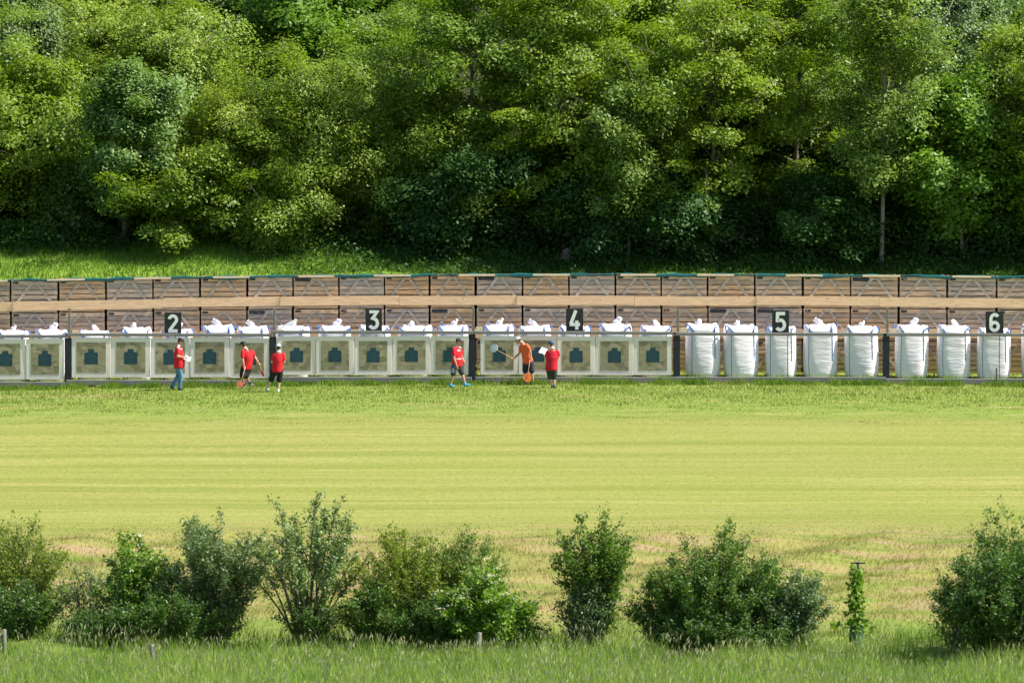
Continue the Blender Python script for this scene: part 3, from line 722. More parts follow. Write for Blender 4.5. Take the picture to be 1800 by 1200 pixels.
# ------------------------------------------------------------------ crates
bounds = [-66, 17.6, 101.6, 185, 268, 351, 433.6, 514, 595, 676, 755.6, 836, 918, 1000, 1082, 1163, 1245, 1328, 1412, 1496, 1581, 1666, 1753, 1839]
CY, CH = 3.0, 1.11
tones = [[random.Random(i).uniform(.15, .85) for i in range(23)],
         [.6, .2, .4, .25, .5, .6, .15, .6, .5, .2, .85, .6, .15, .4, .4, .6, .25, .1, .7, .6, .45, .4, .4],
         [.3, .3, .7, .2, .35, .7, .4, .62, .1, .95, .8, .25, .7, .2, .4, .45, .65, .35, .7, .5, .4, .2, .3]]
CW, CD = 1.52, 1.2
rng = np.random.default_rng(5)
def crate_meshes(seed):
    rng = np.random.default_rng(seed)
    f = MB(); s_ = MB(); k = MB()
    n = 6; ph = (CH - .15) / n
    for i in range(n):
        z = .125 + ph * (i + .5)
        f.box((rng.normal(0, .004), .011 + rng.uniform(0, .006), z + rng.normal(0, .003)), (CW, .022, ph - rng.uniform(.012, .030)), Matrix.Rotation(rng.normal(0, .003), 3, 'Y'))
        for sx in (-1, 1): s_.box((sx * (CW / 2 - .011), CD / 2 + .012, z), (.022, CD - .05, ph - .012))
        s_.box((0, CD - .012, z), (CW, .022, ph - .012))
    s_.box((0, CD / 2, .112), (CW - .05, CD - .06, .02))
    for y in (.06, CD / 2, CD - .06): k.box((0, y, .05), (CW - .02, .1, .1))
    for sx in (-1, 1):
        for y in (.06, CD - .06): s_.box((sx * (CW / 2 - .056), y, CH / 2 + .05), (.06, .06, CH - .13))
    B = []
    for sx in (-1, 1):
        b = MB(); b.bar((sx * (CW / 2 - .05), -.018, .16), (sx * .055, -.018, CH - .07), .09, .034, (0, -1, 0))
        B.append(b.mesh('brace', M['brace']))
    # the bar helper lays its width along y; thickness .022 stays proud of the planks
    return f.mesh('front_panel', M['crate']), s_.mesh('side_walls', M['crate']), k.mesh('skid', M['crate']), B
def plate_mat():
    m, nt = new_mat('crate_label_plate')
    tc = nd(nt, 'ShaderNodeTexCoord').outputs['Object']
    rnd = nd(nt, 'ShaderNodeObjectInfo').outputs['Random']
    ad = nd(nt, 'ShaderNodeVectorMath', operation='ADD', ins={0: tc}); nt.links.new(math_(nt, 'MULTIPLY', rnd, 60), ad.inputs[1])
    n = noise(nt, ad.outputs[0], 16, 2)
    col = mix(nt, maprange(nt, n, .66, .70), [.035, .036, .045], [.55, .56, .6])
    finish(nt, col, .5, None, spec=.3)
    return m
M['plate'] = plate_mat()
PROTO = [crate_meshes(100 + i) for i in range(5)]
sm = MB(); sm.box((0, 0, 0), (.19, .008, .075)); SMALL = sm.mesh('label_plate', M['plate'])
lg = MB(); lg.box((0, 0, 0), (.54, .008, .115)); LARGE = lg.mesh('label_plate', M['plate'])
big_plate = {(2, 7), (2, 11), (1, 6), (1, 10), (1, 16), (1, 17), (2, 19)}
signs_px = {2: 303, 3: 656.5, 4: 1010, 5: 1373, 6: 1749.5}
ORD = ['', 'first', 'second', 'third', 'fourth']
def col_words(px):
    n = min(signs_px, key=lambda k: abs(signs_px[k] - px)); d = (px - signs_px[n]) / 82.0
    i = int(round(d)) if abs(d) > .5 else 0
    return n, i
# which columns stand exactly behind a sign, and the rank of the others from it
centres = [(bounds[i] + bounds[i + 1]) / 2 for i in range(23)]
zero = {n: min(range(23), key=lambda i: abs(centres[i] - p)) for n, p in signs_px.items()}
def col_phrase(i):
    n = min(zero, key=lambda k: abs(zero[k] - i)); d = i - zero[n]
    if d == 0: return 'in the column behind sign %d' % n
    return '%s column %s of sign %d' % (ORD[abs(d)], 'left' if d < 0 else 'right', n)
for c in range(23):
    xa = SX(bounds[c], CY); xb_ = SX(bounds[c + 1], CY); x = (xa + xb_) / 2; zb = zg(x, CY + .3) - .02
    for r in range(3):
        tone = tones[r][c]; fm, sm_, km, bm_ = PROTO[(c * 2 + r * 3) % 5]
        root = empty('storage_crate', (x + rng.normal(0, .008), CY + rng.uniform(0, .03), zb + r * CH), rng.normal(0, .006))
        root.scale = ((xb_ - xa - .065) / CW, 1, 1)
        tw = 'grey weathered' if tone < .32 else ('brown grey' if tone < .6 else 'warm brown')
        tag(root, '%s timber crate, %s row, %s' % (tw, ('bottom', 'middle', 'top')[r], col_phrase(c)), 'crate', 'stacked timber crates of the back wall')
        for o in (link('front_panel', fm, root), link('side_walls', sm_, root), link('skid', km, root)): o['tone'] = tone + float(rng.normal(0, .01))
        for b in bm_: link('brace', b, root)['tone'] = tone * .6
        bigp = (r, c) in big_plate
        link('label_plate', LARGE if bigp else SMALL, root, (-CW / 2 + (.31 if bigp else .14), -.006, CH - (.115 if bigp else .10)))

# long planks over the joints
ends = [-80, 21, 285, 492, 702, 908, 1116, 1330, 1548, 1860]
pw = ['at the left edge', 'ending left of sign 2', 'from sign 2 towards sign 3', 'left of sign 3 and above it', 'between signs 3 and 4', 'above sign 4', 'left of sign 5', 'right of sign 5', 'above sign 6 to the right edge']
for row, (zr, nm) in enumerate(((1.33, 'lower'), (2.44, 'upper'))):
    for i in range(len(ends) - 1):
        xa = SX(ends[i], CY); xb_ = SX(ends[i + 1], CY) - .012
        b = MB(); za = zg(xa, CY + .3); zb = zg(xb_, CY + .3); n = 8; j = random.Random(i * 7 + row).uniform(-.025, .025)
        rings = []
        yf = -.068 - (i % 2) * .022
        for k in range(n + 1):
            t = k / n; xx = xa + (xb_ - xa) * t; zz = za + (zb - za) * t + zr + j + .015 * math.sin(i * 2 + t * 5)
            zz = zg(xx, CY + .3) + zr + j
            h = .155
            rings.append([Vector((xx, CY + yf, zz - h)), Vector((xx, CY + yf, zz + h)), Vector((xx, CY + yf + .042, zz + h)), Vector((xx, CY + yf + .042, zz - h))])
        b.loft(rings); o = b.build('plank', M['plank'])
        tag(o, 'pale %s plank across the crate joints, %s' % (nm, pw[i]), 'plank', 'long planks across the crate joints')

# tarp with battens; the drop down its back is added to darken crate gaps
tb = MB(); rr = random.Random(4); xs = np.linspace(-20.2, 20.2, 240); rings = []
for i, xx in enumerate(xs):
    z = zg(xx, CY + .3) + 3 * CH; w = .02 * math.sin(xx * 2.1) + .015 * math.sin(xx * 5.3) + .008 * math.sin(xx * 13)
    hang = .065 + .04 * math.sin(xx * 1.25 + 1) + .025 * math.sin(xx * 3.1) + .012 * math.sin(xx * 9)
    up_ = .022 + .016 * math.sin(xx * 3.7) + .012 * math.sin(xx * 8.3)
    y0 = CY - .05
    rings.append([Vector((xx, y0 - .02 + w * .7, z - hang)), Vector((xx, y0 - .035 + w * .4, z - .02)), Vector((xx, y0 + .02, z + up_)), Vector((xx, y0 + .4, z - .09 + w)), Vector((xx, y0 + 1.22, z - .10)), Vector((xx, y0 + 1.36 + w, z - 1.6)), Vector((xx, y0 + 1.42 + w, z - 3.2)),
                  Vector((xx, y0 + 1.40 + w, z - 3.2)), Vector((xx, y0 + 1.34 + w, z - 1.6)), Vector((xx, y0 + 1.20, z - .12)), Vector((xx, y0 + .4, z - .11 + w)), Vector((xx, y0 + .035, z + up_ - .02)), Vector((xx, y0 - .018 + w * .4, z - .025)), Vector((xx, y0 - .004 + w * .7, z - hang))])
tb.loft(rings)
tarp = tag(tb.build('tarp', M['tarp'], smooth=True), 'green plastic tarp draped over the top of the crate wall', 'tarp')
for a, bb in ((-40, 12), (82, 148), (235, 300), (374, 438), (524, 587), (657, 722), (806, 870), (937, 1002), (1091, 1154), (1226, 1291), (1382, 1447), (1517, 1583), (1675, 1743), (1810, 1870)):
    xa = SX(a, CY); xb_ = SX(bb, CY); za = zg(xa, CY + .3) + 3 * CH - .02; zb = zg(xb_, CY + .3) + 3 * CH - .02
    m = MB(); m.bar((xa, CY - .118, za), (xb_, CY - .118, zb), .03, .06); m.build('batten', M['batten'], tarp)

# ------------------------------------------------------------------ bulk bags
def bag_proto(seed):
    rng = np.random.default_rng(seed); b = MB(); nz = 22; nt_ = 64
    ph = rng.uniform(0, 6.28, 8); HB = 1.67 + rng.uniform(-.02, .03)
    wx = .545 + rng.uniform(-.02, .03); lean = rng.uniform(-.03, .03)
    def prof(u): return np.interp(u, [0, .03, .10, .3, .6, .85, 1.0], [.80, .90, .965, 1.0, .99, .965, .95])
    def pt(th, u):
        n = 2.5 + 1.5 * u; c, s = math.cos(th), math.sin(th); w = wx * prof(u)
        x = w * math.copysign(abs(c) ** (2 / n), c); y = w * .96 * math.copysign(abs(s) ** (2 / n), s)
        corner = abs(c * s) * 2
        wr = (.006 * math.sin(u * 34 + 2.2 * math.sin(th * 2 + ph[0]) + ph[1]) + .0035 * math.sin(u * 61 + 3 * math.sin(th * 3 + ph[2]))) * (.5 + .8 * u) + .012 * math.sin(th * 5 + u * 4 + ph[3])
        f = 1 + wr
        z = u * HB + (.15 * corner ** 4 - .02 + .03 * math.sin(th * 3 + ph[4])) * max(0, (u - .82) / .18) ** 2
        return Vector((x * f + lean * u, y * f, z))
    us = np.concatenate([np.linspace(0, 1, nz)])
    rings = [[pt(2 * math.pi * k / nt_, u) for k in range(nt_)] for u in us]
    top = rings[-1]; cx = lean
    for s_, dz in ((.88, .0), (.66, .045), (.42, .09), (.2, .11)):
        rings.append([Vector((cx + (v.x - cx) * s_, v.y * s_, HB + (v.z - HB) * (s_ ** 2) + dz + .025 * math.sin(5 * k * 2 * math.pi / nt_ + ph[5] + s_ * 9))) for k, v in enumerate(top)])
    b.loft(rings)
    sp = MB(); R0 = []; tx, ty = rng.uniform(-.1, .1), rng.uniform(-.05, .05); dx = rng.uniform(-.25, .25); ns = rng.uniform(.55, 1.05); fa = rng.uniform(.55, .9)
    for z, r in ((-.08, .24 / ns), (-.01, .17), (.05, .11), (.09, .10), (.13, .125), (.17, .12), (.20, .075), (.195, .02)):
        R0.append([Vector((tx + dx * z * 3 + math.cos(a) * r * ns * (1.1 + .25 * math.sin(5 * a + ph[6]) + .15 * math.sin(9 * a)), ty + math.sin(a) * r * ns * fa * (1 + .2 * math.sin(4 * a)), HB + .10 + z * ns * rng.uniform(.9, 1.1) + .055 * math.sin(a + ph[7]) * (z > .1) + .03 * math.sin(3 * a + ph[6]) * (z > .1))) for a in np.linspace(0, 2 * math.pi, 20, endpoint=False)])
    sp.loft(R0)
    root = empty('bulk_bag', (0, 0, 0))
    b.build('body', M['bag'], root, smooth=True); sp.build('tied_neck', M['bag'], root, smooth=True)
    def fpt(fx, u, off):
        n = 2.5 + 1.5 * u; c = math.copysign(abs(fx) ** (n / 2), fx); th = -math.acos(max(-1, min(1, c)))
        p = pt(th, u); return p + Vector((0, -off, 0))
    for fx, hw, u0 in ((-.70, .009, .03), (.66, .016, .36 + rng.uniform(-.05, .08))):
        m = MB(); vs = []; us2 = np.linspace(.985, u0, 26)
        for u in us2:
            for q in (-hw, hw):
                p = fpt(fx, u, .010); vs.append(p + Vector((q, 0, 0)))
        m.add(vs, [(2 * i, 2 * i + 1, 2 * i + 3, 2 * i + 2) for i in range(len(us2) - 1)]); m.build('seam_strip', M['strap'], root)
    for sx in (-1, 1):
        for sy in (-1, 1):
            m = MB(); th = math.atan2(sy, sx); hgt = rng.uniform(.07, .16); fl = rng.uniform(-.08, .12)
            a = pt(th - .42, .93); c = pt(th + .42, .93); mid = (a + c) / 2 + Vector((sx * (.02 + fl), sy * .03, .1 + hgt))
            P = [Vector(p) for p in bez(np.array(a), np.array(mid) * 2 - (np.array(a) + np.array(c)) / 2, np.array(c), np.linspace(0, 1, 11))]
            m.tube(P, .020, 6); m.build('lifting_loop', M['strap'], root, smooth=True)
    return root
bags = [bag_proto(200 + i) for i in range(6)]
used = set()
bagpos = [('left', 22), ('left', 88), (2, 165), (2, 240), (2, 312), (2, 383), (2, 443), (3, 515), (3, 587), (3, 658), (3, 730), (3, 797), (4, 877), (4, 940), (4, 1010), (4, 1081), (4, 1153),
          (5, 1236), (5, 1303), (5, 1374), (5, 1443), (5, 1516), (6, 1603), (6, 1678), (6, 1749), (6, 1826)]
rng = np.random.default_rng(17); cnt = {}
nth = ['first', 'second', 'middle', 'fourth', 'fifth']
order = [3, 1, 0, 4, 2, 5]
for i, (bay, px) in enumerate(bagpos):
    v = order[(i * 5 + i // 6) % 6]; k = cnt.get(bay, 0); cnt[bay] = k + 1
    o = bags[v] if v not in used else copy_tree(bags[v]); used.add(v)
    y = 1.62 + rng.normal(0, .04); x = SX(px, y)
    o.location = (x, y, zg(x, y) - .03); o.rotation_euler = (0, 0, rng.normal(0, .05))
    s = rng.uniform(.97, 1.04); o.scale = (s * (.98 if bay != 5 else 1.02), s, rng.uniform(.975, 1.03))
    if bay == 'left': lab = 'white bulk bag behind the boards at the left edge, %s one' % ('cut off' if k == 0 else 'right hand')
    elif bay in (2, 3, 4): lab = 'white bulk bag topping out behind the %s target board under sign %d' % (nth[k] + (' from left' if k != 2 else ''), bay)
    elif bay == 5: lab = 'full white bulk bag in the open bay of sign 5, %s' % (nth[k] + (' from left' if k != 2 else ' one below the sign'))
    else: lab = 'full white bulk bag in the open bay of sign 6, %s' % ('next to the dark post', 'left neighbour of the sign', 'directly behind the sign', 'at the right edge')[k]
    tag(o, lab, 'bulk bag', 'white bulk bags in front of the crates')

# ------------------------------------------------------------------ racks
bays = [('left', -250, 111, 118, 590.5, 596, 667), (2, 124, 472, 479, 588.5, 594, 664), (3, 487, 824, 829.5, 584, 591, 658.5), (4, 844, 1182, 1190, 585, 590.5, 658.5), (5, 1196, 1553, 1559, 587.5, 0, 0), (6, 1565, 1915, 1920, 588.5, 0, 0)]
postlab = {'left': 'at the left edge with two boards', 2: 'under sign 2, five target boards on it', 3: 'under sign 3, five target boards on it', 4: 'under sign 4, five target boards on it', 5: 'under sign 5, empty in front of white bags', 6: 'under sign 6 at the right edge, empty'}
BZ = {}
for bi, (bay, xa, xb_, xp, rp, bt, bb) in enumerate(bays):
    X0, X1, XP = SX(xa, 0), SX(xb_, 0), SX(xp, 0)
    rz = ZP(rp, 0); g = lambda x: zg(x, 0)
    root = tag(empty('target_rack', (X0, 0, g((X0 + X1) / 2))), 'grey timber target rack ' + postlab[bay], 'target rack', 'target racks along the range')
    L = lambda x, y, z: (x - X0, y, z - root.location.z)
    m = MB(); m.bar(L(X0 - .22, .03, rz + .01), L(X1 + .13, .03, rz - .01), .07, .105); m.build('top_rail', M['rail'], root, bevel=.008)
    lo = ZP(bb + 8.5 if bb else 667 + (bi - 4) * 3, 0)
    m = MB(); m.bar(L(X0 - .18, -.04, lo + .01), L(X1 + .10, -.04, lo), .11, .17); m.build('bottom_rail', M['rail'], root, bevel=.01)
    m = MB(); m.bar(L(XP, .05, g(XP) - .2), L(XP, .05, rz - .07), .235, .07, (0, 1, 0)); m.build('post', M['dark_post'], root, bevel=.008)
    zt_ = ZP(544, .12)
    if bay != 6:
        m = MB(); m.box(L(XP + .045, .14, (rz + zt_) / 2 - .1), (.085, .085, zt_ - rz + .3)); m.build('stake', M['post_grey'], root, bevel=.005)
        m = MB(); m.box(L(XP + .25, .12, rz + .11), (.23, .05, .14)); m.build('bracket', M['batten'], root)
    for k, t in enumerate((.12, .42, .75)):
        xx = X0 + (X1 - X0) * t + rng.normal(0, .1)
        m = MB(); m.box(L(xx, .05, g(xx) + .03), (.16 + rng.uniform(0, .15), .12, .16)); m.build('support_block', M['brown_block'], root, bevel=.006)
# ------------------------------------------------------------------ target boards
def board_proto():
    root = empty('target_board', (0, 0, 0)); W, Hh = 1.318, 1.29
    m = MB(); m.box((0, 0, 0), (W, .035, Hh)); m.build('panel', M['panel'], root, bevel=.008)
    m = MB(); m.box((0, -.0215, 0), (.985, .004, .985)); m.build('paper', M['paper'], root)
    w = .227; out = [(-w, -.215), (w, -.215), (w, .135), (w - .035, .168), (.098, .172), (.098, .272), (-.098, .272), (-.098, .172), (-w + .035, .168), (-w, .135)]
    m = MB(); n = len(out); vs = [Vector((x, -.0262, z)) for x, z in out] + [Vector((x, -.0222, z)) for x, z in out]
    m.add(vs, [tuple(range(n))] + [(i, i + n, (i + 1) % n + n, (i + 1) % n) for i in range(n)]); m.build('silhouette', M['target'], root)
    m = MB()
    for r, wd, a0, a1 in ((.05, .007, 0, 360), (.10, .007, 20, 160), (.10, .007, 200, 340), (.155, .007, 25, 155), (.155, .007, 205, 320)):
        k = 20; vs = []
        for i in range(k + 1):
            a = R_(a0 + (a1 - a0) * i / k)
            for q in (r - wd / 2, r + wd / 2): vs.append(Vector((math.cos(a) * q, -.0278, math.sin(a) * q - .03)))
        m.add(vs, [(2 * i, 2 * i + 1, 2 * i + 3, 2 * i + 2) for i in range(k)])
    for x, z in ((-.2, -.03), (-.165, -.03), (-.13, -.03), (.13, -.03), (.165, -.03), (.2, -.03), (0, .20), (0, .235), (0, -.16), (0, -.13)):
        m.box((x, -.0282, z), (.016, .0012, .026))
    m.build('scoring_rings', M['ring'], root)
    return root
bp = board_proto(); first = True; rng = np.random.default_rng(23)
for bay, xa, xb_, xp, rp, bt, bb in bays:
    if not bt: continue
    xs_ = [(-27, 43), (43.6, 111)] if bay == 'left' else [(xa + (xb_ - xa) * i / 5, xa + (xb_ - xa) * (i + 1) / 5) for i in range(5)]
    for k, (a, c) in enumerate(xs_):
        o = bp if first else copy_tree(bp); first = False
        o.location = (SX((a + c) / 2, 0), .045 + rng.uniform(-.008, .008), ZP((bt + bb) / 2, 0) + rng.normal(0, .008)); o.rotation_euler = (rng.normal(0, .012), rng.normal(0, .004), rng.normal(0, .012))
        o.scale = ((SX(c, 0) - SX(a, 0) - .014) / 1.318, 1, (ZP(bt, 0) - ZP(bb, 0)) / 1.29)
        for ch in o.children:
            if ch.name.startswith('paper'): ch['tone'] = float(rng.uniform(0, 30))
        if bay == 'left': lab = 'camouflage target board cut by the left edge' if k == 0 else 'camouflage target board between the left edge board and the first dark post'
        else:
            extra = {(2, 2): 'its middle hidden by the man in jeans', (2, 4): 'behind the stepping man', (3, 4): 'behind the walking man in blue shoes', (4, 0): 'touched by the white paddle', (4, 1): 'behind the man in orange'}.get((bay, k))
            lab = 'camouflage target board under sign %d, %s' % (bay, (nth[k] + (' from left' if k != 2 else ' one')) + ((', ' + extra) if extra else ''))
        tag(o, lab, 'target board', 'target boards with a dark silhouette')

# loose white bag flap, made as a straight strip
m = MB(); y = .75; m.bar((SX(488, y), y, ZP(579, y)), (SX(521, y), y + .1, ZP(562, y)), .02, .085); tag(m.build('flap', M['sign_white'], bevel=.004), 'loose white flap of a bag at the left end of bay 3', 'flap')

# ------------------------------------------------------------------ number signs
def arc(cx, cz, rx, rz_, a0, a1, n=18): return [(cx + rx * math.cos(R_(a0 + (a1 - a0) * i / n)), cz + rz_ * math.sin(R_(a0 + (a1 - a0) * i / n))) for i in range(n + 1)]
GL = {2: [arc(.29, .70, .21, .21, 170, -25) + [(.10, .10)], [(.03, .075), (.56, .075)]],
      3: [[(.06, .925), (.475, .925), (.24, .585)] + arc(.28, .315, .215, .245, 78, -152)],
      4: [[(.36, 1.0), (.09, .29)], [(.03, .27), (.58, .27)], [(.41, .47), (.41, 0)]],
      5: [[(.53, .925), (.13, .925), (.12, .56)] + arc(.275, .33, .225, .255, 118, -145)],
      6: [arc(.295, .285, .205, .215, 0, 360, 28), arc(.30, .66, .21, .265, 178, 35, 14), [(.09, .30), (.09, .67)]]}
def numeral(n, w=.175):
    m = MB(); yo = 0.0
    for st in GL[n]:
        pts = [Vector((p[0], 0, p[1])) for p in st]; k = len(pts); vs = []
        for i, p in enumerate(pts):
            d0 = (p - pts[i - 1]).normalized() if i else (pts[1] - p).normalized(); d1 = (pts[i + 1] - p).normalized() if i < k - 1 else d0
            if n == 6 and len(st) == 29 and i in (0, k - 1): d0 = d1 = Vector((0, 0, 1))
            t = (d0 + d1); t = t.normalized() if t.length > .05 else d0
            nrm = Vector((-t.z, 0, t.x)); sc = 1 / max(.55, nrm.dot(Vector((-d0.z, 0, d0.x))))
            for q in (-1, 1): vs.append(p + nrm * (q * w / 2 * sc) + Vector((0, yo, 0)))
        N = len(vs); vs += [v + Vector((0, .004, 0)) for v in vs]
        fs = [(2 * i, 2 * i + 1, 2 * i + 3, 2 * i + 2) for i in range(k - 1)]
        for i in range(k - 1): fs += [(2 * i, 2 * i + 2, 2 * i + 2 + N, 2 * i + N), (2 * i + 1, 2 * i + 1 + N, 2 * i + 3 + N, 2 * i + 3)]
        fs += [(0, N, N + 1, 1), (N - 2, N - 1, 2 * N - 1, 2 * N - 2)]
        m.add(vs, fs); yo -= .0025
    return m
for n, (a, c, t, b) in {2: (288, 318, 549, 587), 3: (642, 671, 542, 582), 4: (995, 1025.5, 542, 582.5), 5: (1358, 1388, 545, 585.5), 6: (1734, 1765.5, 547, 586)}.items():
    y = .30; W = SX(c, y) - SX(a, y); Hh = ZP(t, y) - ZP(b, y); x = SX((a + c) / 2, y); z0 = zg(x, y)
    root = tag(empty('number_sign', (x, y, z0)), 'black number board with a white numeral %d above the rack' % n, 'number sign', 'black number boards above the target bays')
    zc = (ZP(t, y) + ZP(b, y)) / 2 - z0
    m = MB(); m.box((0, 0, zc), (W, .02, Hh), Matrix.Rotation(.012 * (n % 3 - 1), 3, 'Y')); m.build('board', M['sign_black'], root, bevel=.006)
    g = numeral(n); sc = Hh * .83; g.v = [((v[0] - .295) * sc * .98, v[1] - .0165, zc + (v[2] - .5) * sc) for v in g.v]
    g.build('numeral', M['sign_white'], root)
    px_ = {5: 1385.5, 6: 1758.5}.get(n); ox = SX(px_, y) - x if px_ else .08
    m = MB(); m.box((ox, .032, (zc + .1) / 2), (.03, .03, zc + .3)); m.build('pole', M['rail'], root)
y = -.02; x = SX(1753.5, -.2); m = MB(); m.box((0, 0, .28), (.06, .05, .62)); tag(m.build('peg', M['bark'], None, (x, -.2, zg(x, -.2)), bevel=.008), 'short dark peg before the empty rack under sign 6', 'peg')

# ------------------------------------------------------------------ people
M['skin'] = plain('skin', (.50, .27, .18), .55, .08, 8, .35, .05)
M['skin2'] = plain('skin_pale', (.58, .36, .27), .55, .08, 8, .35, .05)
M['shorts_black'] = plain('black_cloth', (.015, .015, .02), .85, .3, 9)
M['shorts_navy'] = plain('navy_cloth', (.03, .034, .055), .85, .3, 9)
M['shorts_grey'] = plain('charcoal_cloth', (.06, .055, .06), .85, .3, 9)
M['shorts_green'] = plain('dark_green_cloth', (.03, .04, .03), .85, .3, 9)
M['jeans'] = plain('blue_denim', (.09, .19, .30), .85, .35, 6)
M['white_cloth'] = plain('white_cloth', (.78, .78, .78), .8, .05)
M['cap_black'] = plain('black_cap', (.016, .016, .022), .7, .2)
M['cap_grey'] = plain('charcoal_cap', (.045, .045, .055), .7, .2)
M['cap_blue'] = plain('blue_cap', (.03, .085, .23), .7, .2)
M['cap_white'] = plain('white_cap', (.72, .73, .76), .7, .06)
M['shoe_dark'] = plain('dark_shoe', (.03, .035, .045), .6, .3)
M['shoe_blue'] = plain('bright_blue_shoe', (.07, .32, .52), .5, .15)
M['shoe_pale'] = plain('pale_shoe', (.45, .60, .56), .6, .15)
M['shoe_tan'] = plain('tan_shoe', (.30, .27, .23), .6, .3)
M['hair'] = plain('brown_hair', (.06, .04, .025), .6, .3, 30)
M['lens'] = plain('dark_lens', (.01, .01, .012), .15, .1, 5, .6, 0)
M['paper_white'] = plain('white_paper', (.85, .85, .84), .7, .03)
M['stick'] = plain('paddle_stick', (.62, .36, .18), .6, .2)
M['disc_orange'] = plain('orange_disc', (.82, .20, .05), .55, .08)
M['disc_rust'] = plain('rust_red_disc', (.46, .095, .06), .55, .1)
M['disc_red'] = plain('red_disc', (.45, .03, .035), .55, .1)
M['disc_white'] = plain('white_disc', (.74, .77, .77), .55, .04)
M['sock'] = plain('black_sock', (.02, .02, .022), .9, .2)
def shirt_mat(name, c, marks=()):
    m, nt = new_mat(name)
    tc = nd(nt, 'ShaderNodeTexCoord').outputs['Object']; sp = nd(nt, 'ShaderNodeSeparateXYZ', ins={0: tc})
    n = noise(nt, tc, 7, 4)
    col = mix(nt, maprange(nt, n, .3, .7), [v * .85 for v in c], [v * 1.1 for v in c])
    for (x0, x1, z0, z1, colr) in marks:
        k = math_(nt, 'MULTIPLY', math_(nt, 'MULTIPLY', math_(nt, 'GREATER_THAN', sp.outputs[0], x0), math_(nt, 'LESS_THAN', sp.outputs[0], x1)), math_(nt, 'MULTIPLY', math_(nt, 'GREATER_THAN', sp.outputs[2], z0), math_(nt, 'LESS_THAN', sp.outputs[2], z1)))
        col = mix(nt, k, col, colr)
    finish(nt, col, .8, n, .4, .02, .2)
    return m
def remesh(mb, name, mat, vox, sm=4):
    me = mb.mesh(name + '_src', None); ob = bpy.data.objects.new('tmp', me); C.objects.link(ob)
    bmx = bmesh.new(); bmx.from_mesh(me); bmesh.ops.recalc_face_normals(bmx, faces=bmx.faces); bmx.to_mesh(me); bmx.free()
    r = ob.modifiers.new('r', 'REMESH'); r.mode = 'VOXEL'; r.voxel_size = vox
    s = ob.modifiers.new('s', 'SMOOTH'); s.factor = .5; s.iterations = sm
    dg = bpy.context.evaluated_depsgraph_get(); dg.update()
    out = bpy.data.meshes.new_from_object(ob.evaluated_get(dg)); out.name = name
    bpy.data.objects.remove(ob); bpy.data.meshes.remove(me)
    out.materials.clear(); out.materials.append(mat)
    out.polygons.foreach_set('use_smooth', [True] * len(out.polygons)); out.update()
    return out
def limb(mb, pts, rad, n=12):
    """tapered tube with rounded ends"""
    pts = [Vector(p) for p in pts]; P = []; Rr = []
    for i in range(len(pts) - 1):
        for t in (0, .25, .5, .75):
            P.append(pts[i].lerp(pts[i + 1], t)); Rr.append(rad[i] * (1 - t) + rad[i + 1] * t)
    P.append(pts[-1]); Rr.append(rad[-1])
    d0 = (P[0] - P[1]).normalized(); d1 = (P[-1] - P[-2]).normalized()
    P = [P[0] + d0 * Rr[0] * .85, P[0] + d0 * Rr[0] * .5] + P + [P[-1] + d1 * Rr[-1] * .5, P[-1] + d1 * Rr[-1] * .85]
    Rr = [Rr[0] * .45, Rr[0] * .85] + Rr + [Rr[-1] * .85, Rr[-1] * .45]
    mb.tube([tuple(p) for p in P], Rr, n)
def section(c, right, fwd, rx, ry, n=20): return [c + right * (rx * math.cos(2 * math.pi * k / n)) + fwd * (ry * math.sin(2 * math.pi * k / n)) for k in range(n)]
def hand(mb, wrist, dirn, palm_n, thumb_side, curl):
    d = Vector(dirn).normalized(); pn = Vector(palm_n); pn = (pn - d * pn.dot(d)).normalized(); sd = d.cross(pn).normalized() * thumb_side
    w = Vector(wrist); pal = w + d * .055
    rot = Matrix((d, sd, pn)).transposed(); mb.ball(pal, (.056, .041, .018), 14, 8, rot)
    for i, (off, ln) in enumerate(((.030, .070), (.010, .078), (-.010, .072), (-.029, .056))):
        b = w + d * .098 + sd * off; p = [b]; a = 0
        for sgm, f in enumerate((.45, .32, .23)):
            a += R_(curl * (.8 if sgm == 0 else 1)); dd = d * math.cos(a) + pn * math.sin(a); p.append(p[-1] + dd * ln * f)
        limb(mb, p, [.0088, .0082, .0075, .0065], 8)
    b = w + d * .035 + sd * .034
    limb(mb, [b, b + (d * .5 + sd * .75 + pn * .25) * .032, b + (d * .85 + sd * .8 + pn * .55) * .05], [.0105, .0095, .008], 8)
    return w + d * .09 + pn * .022
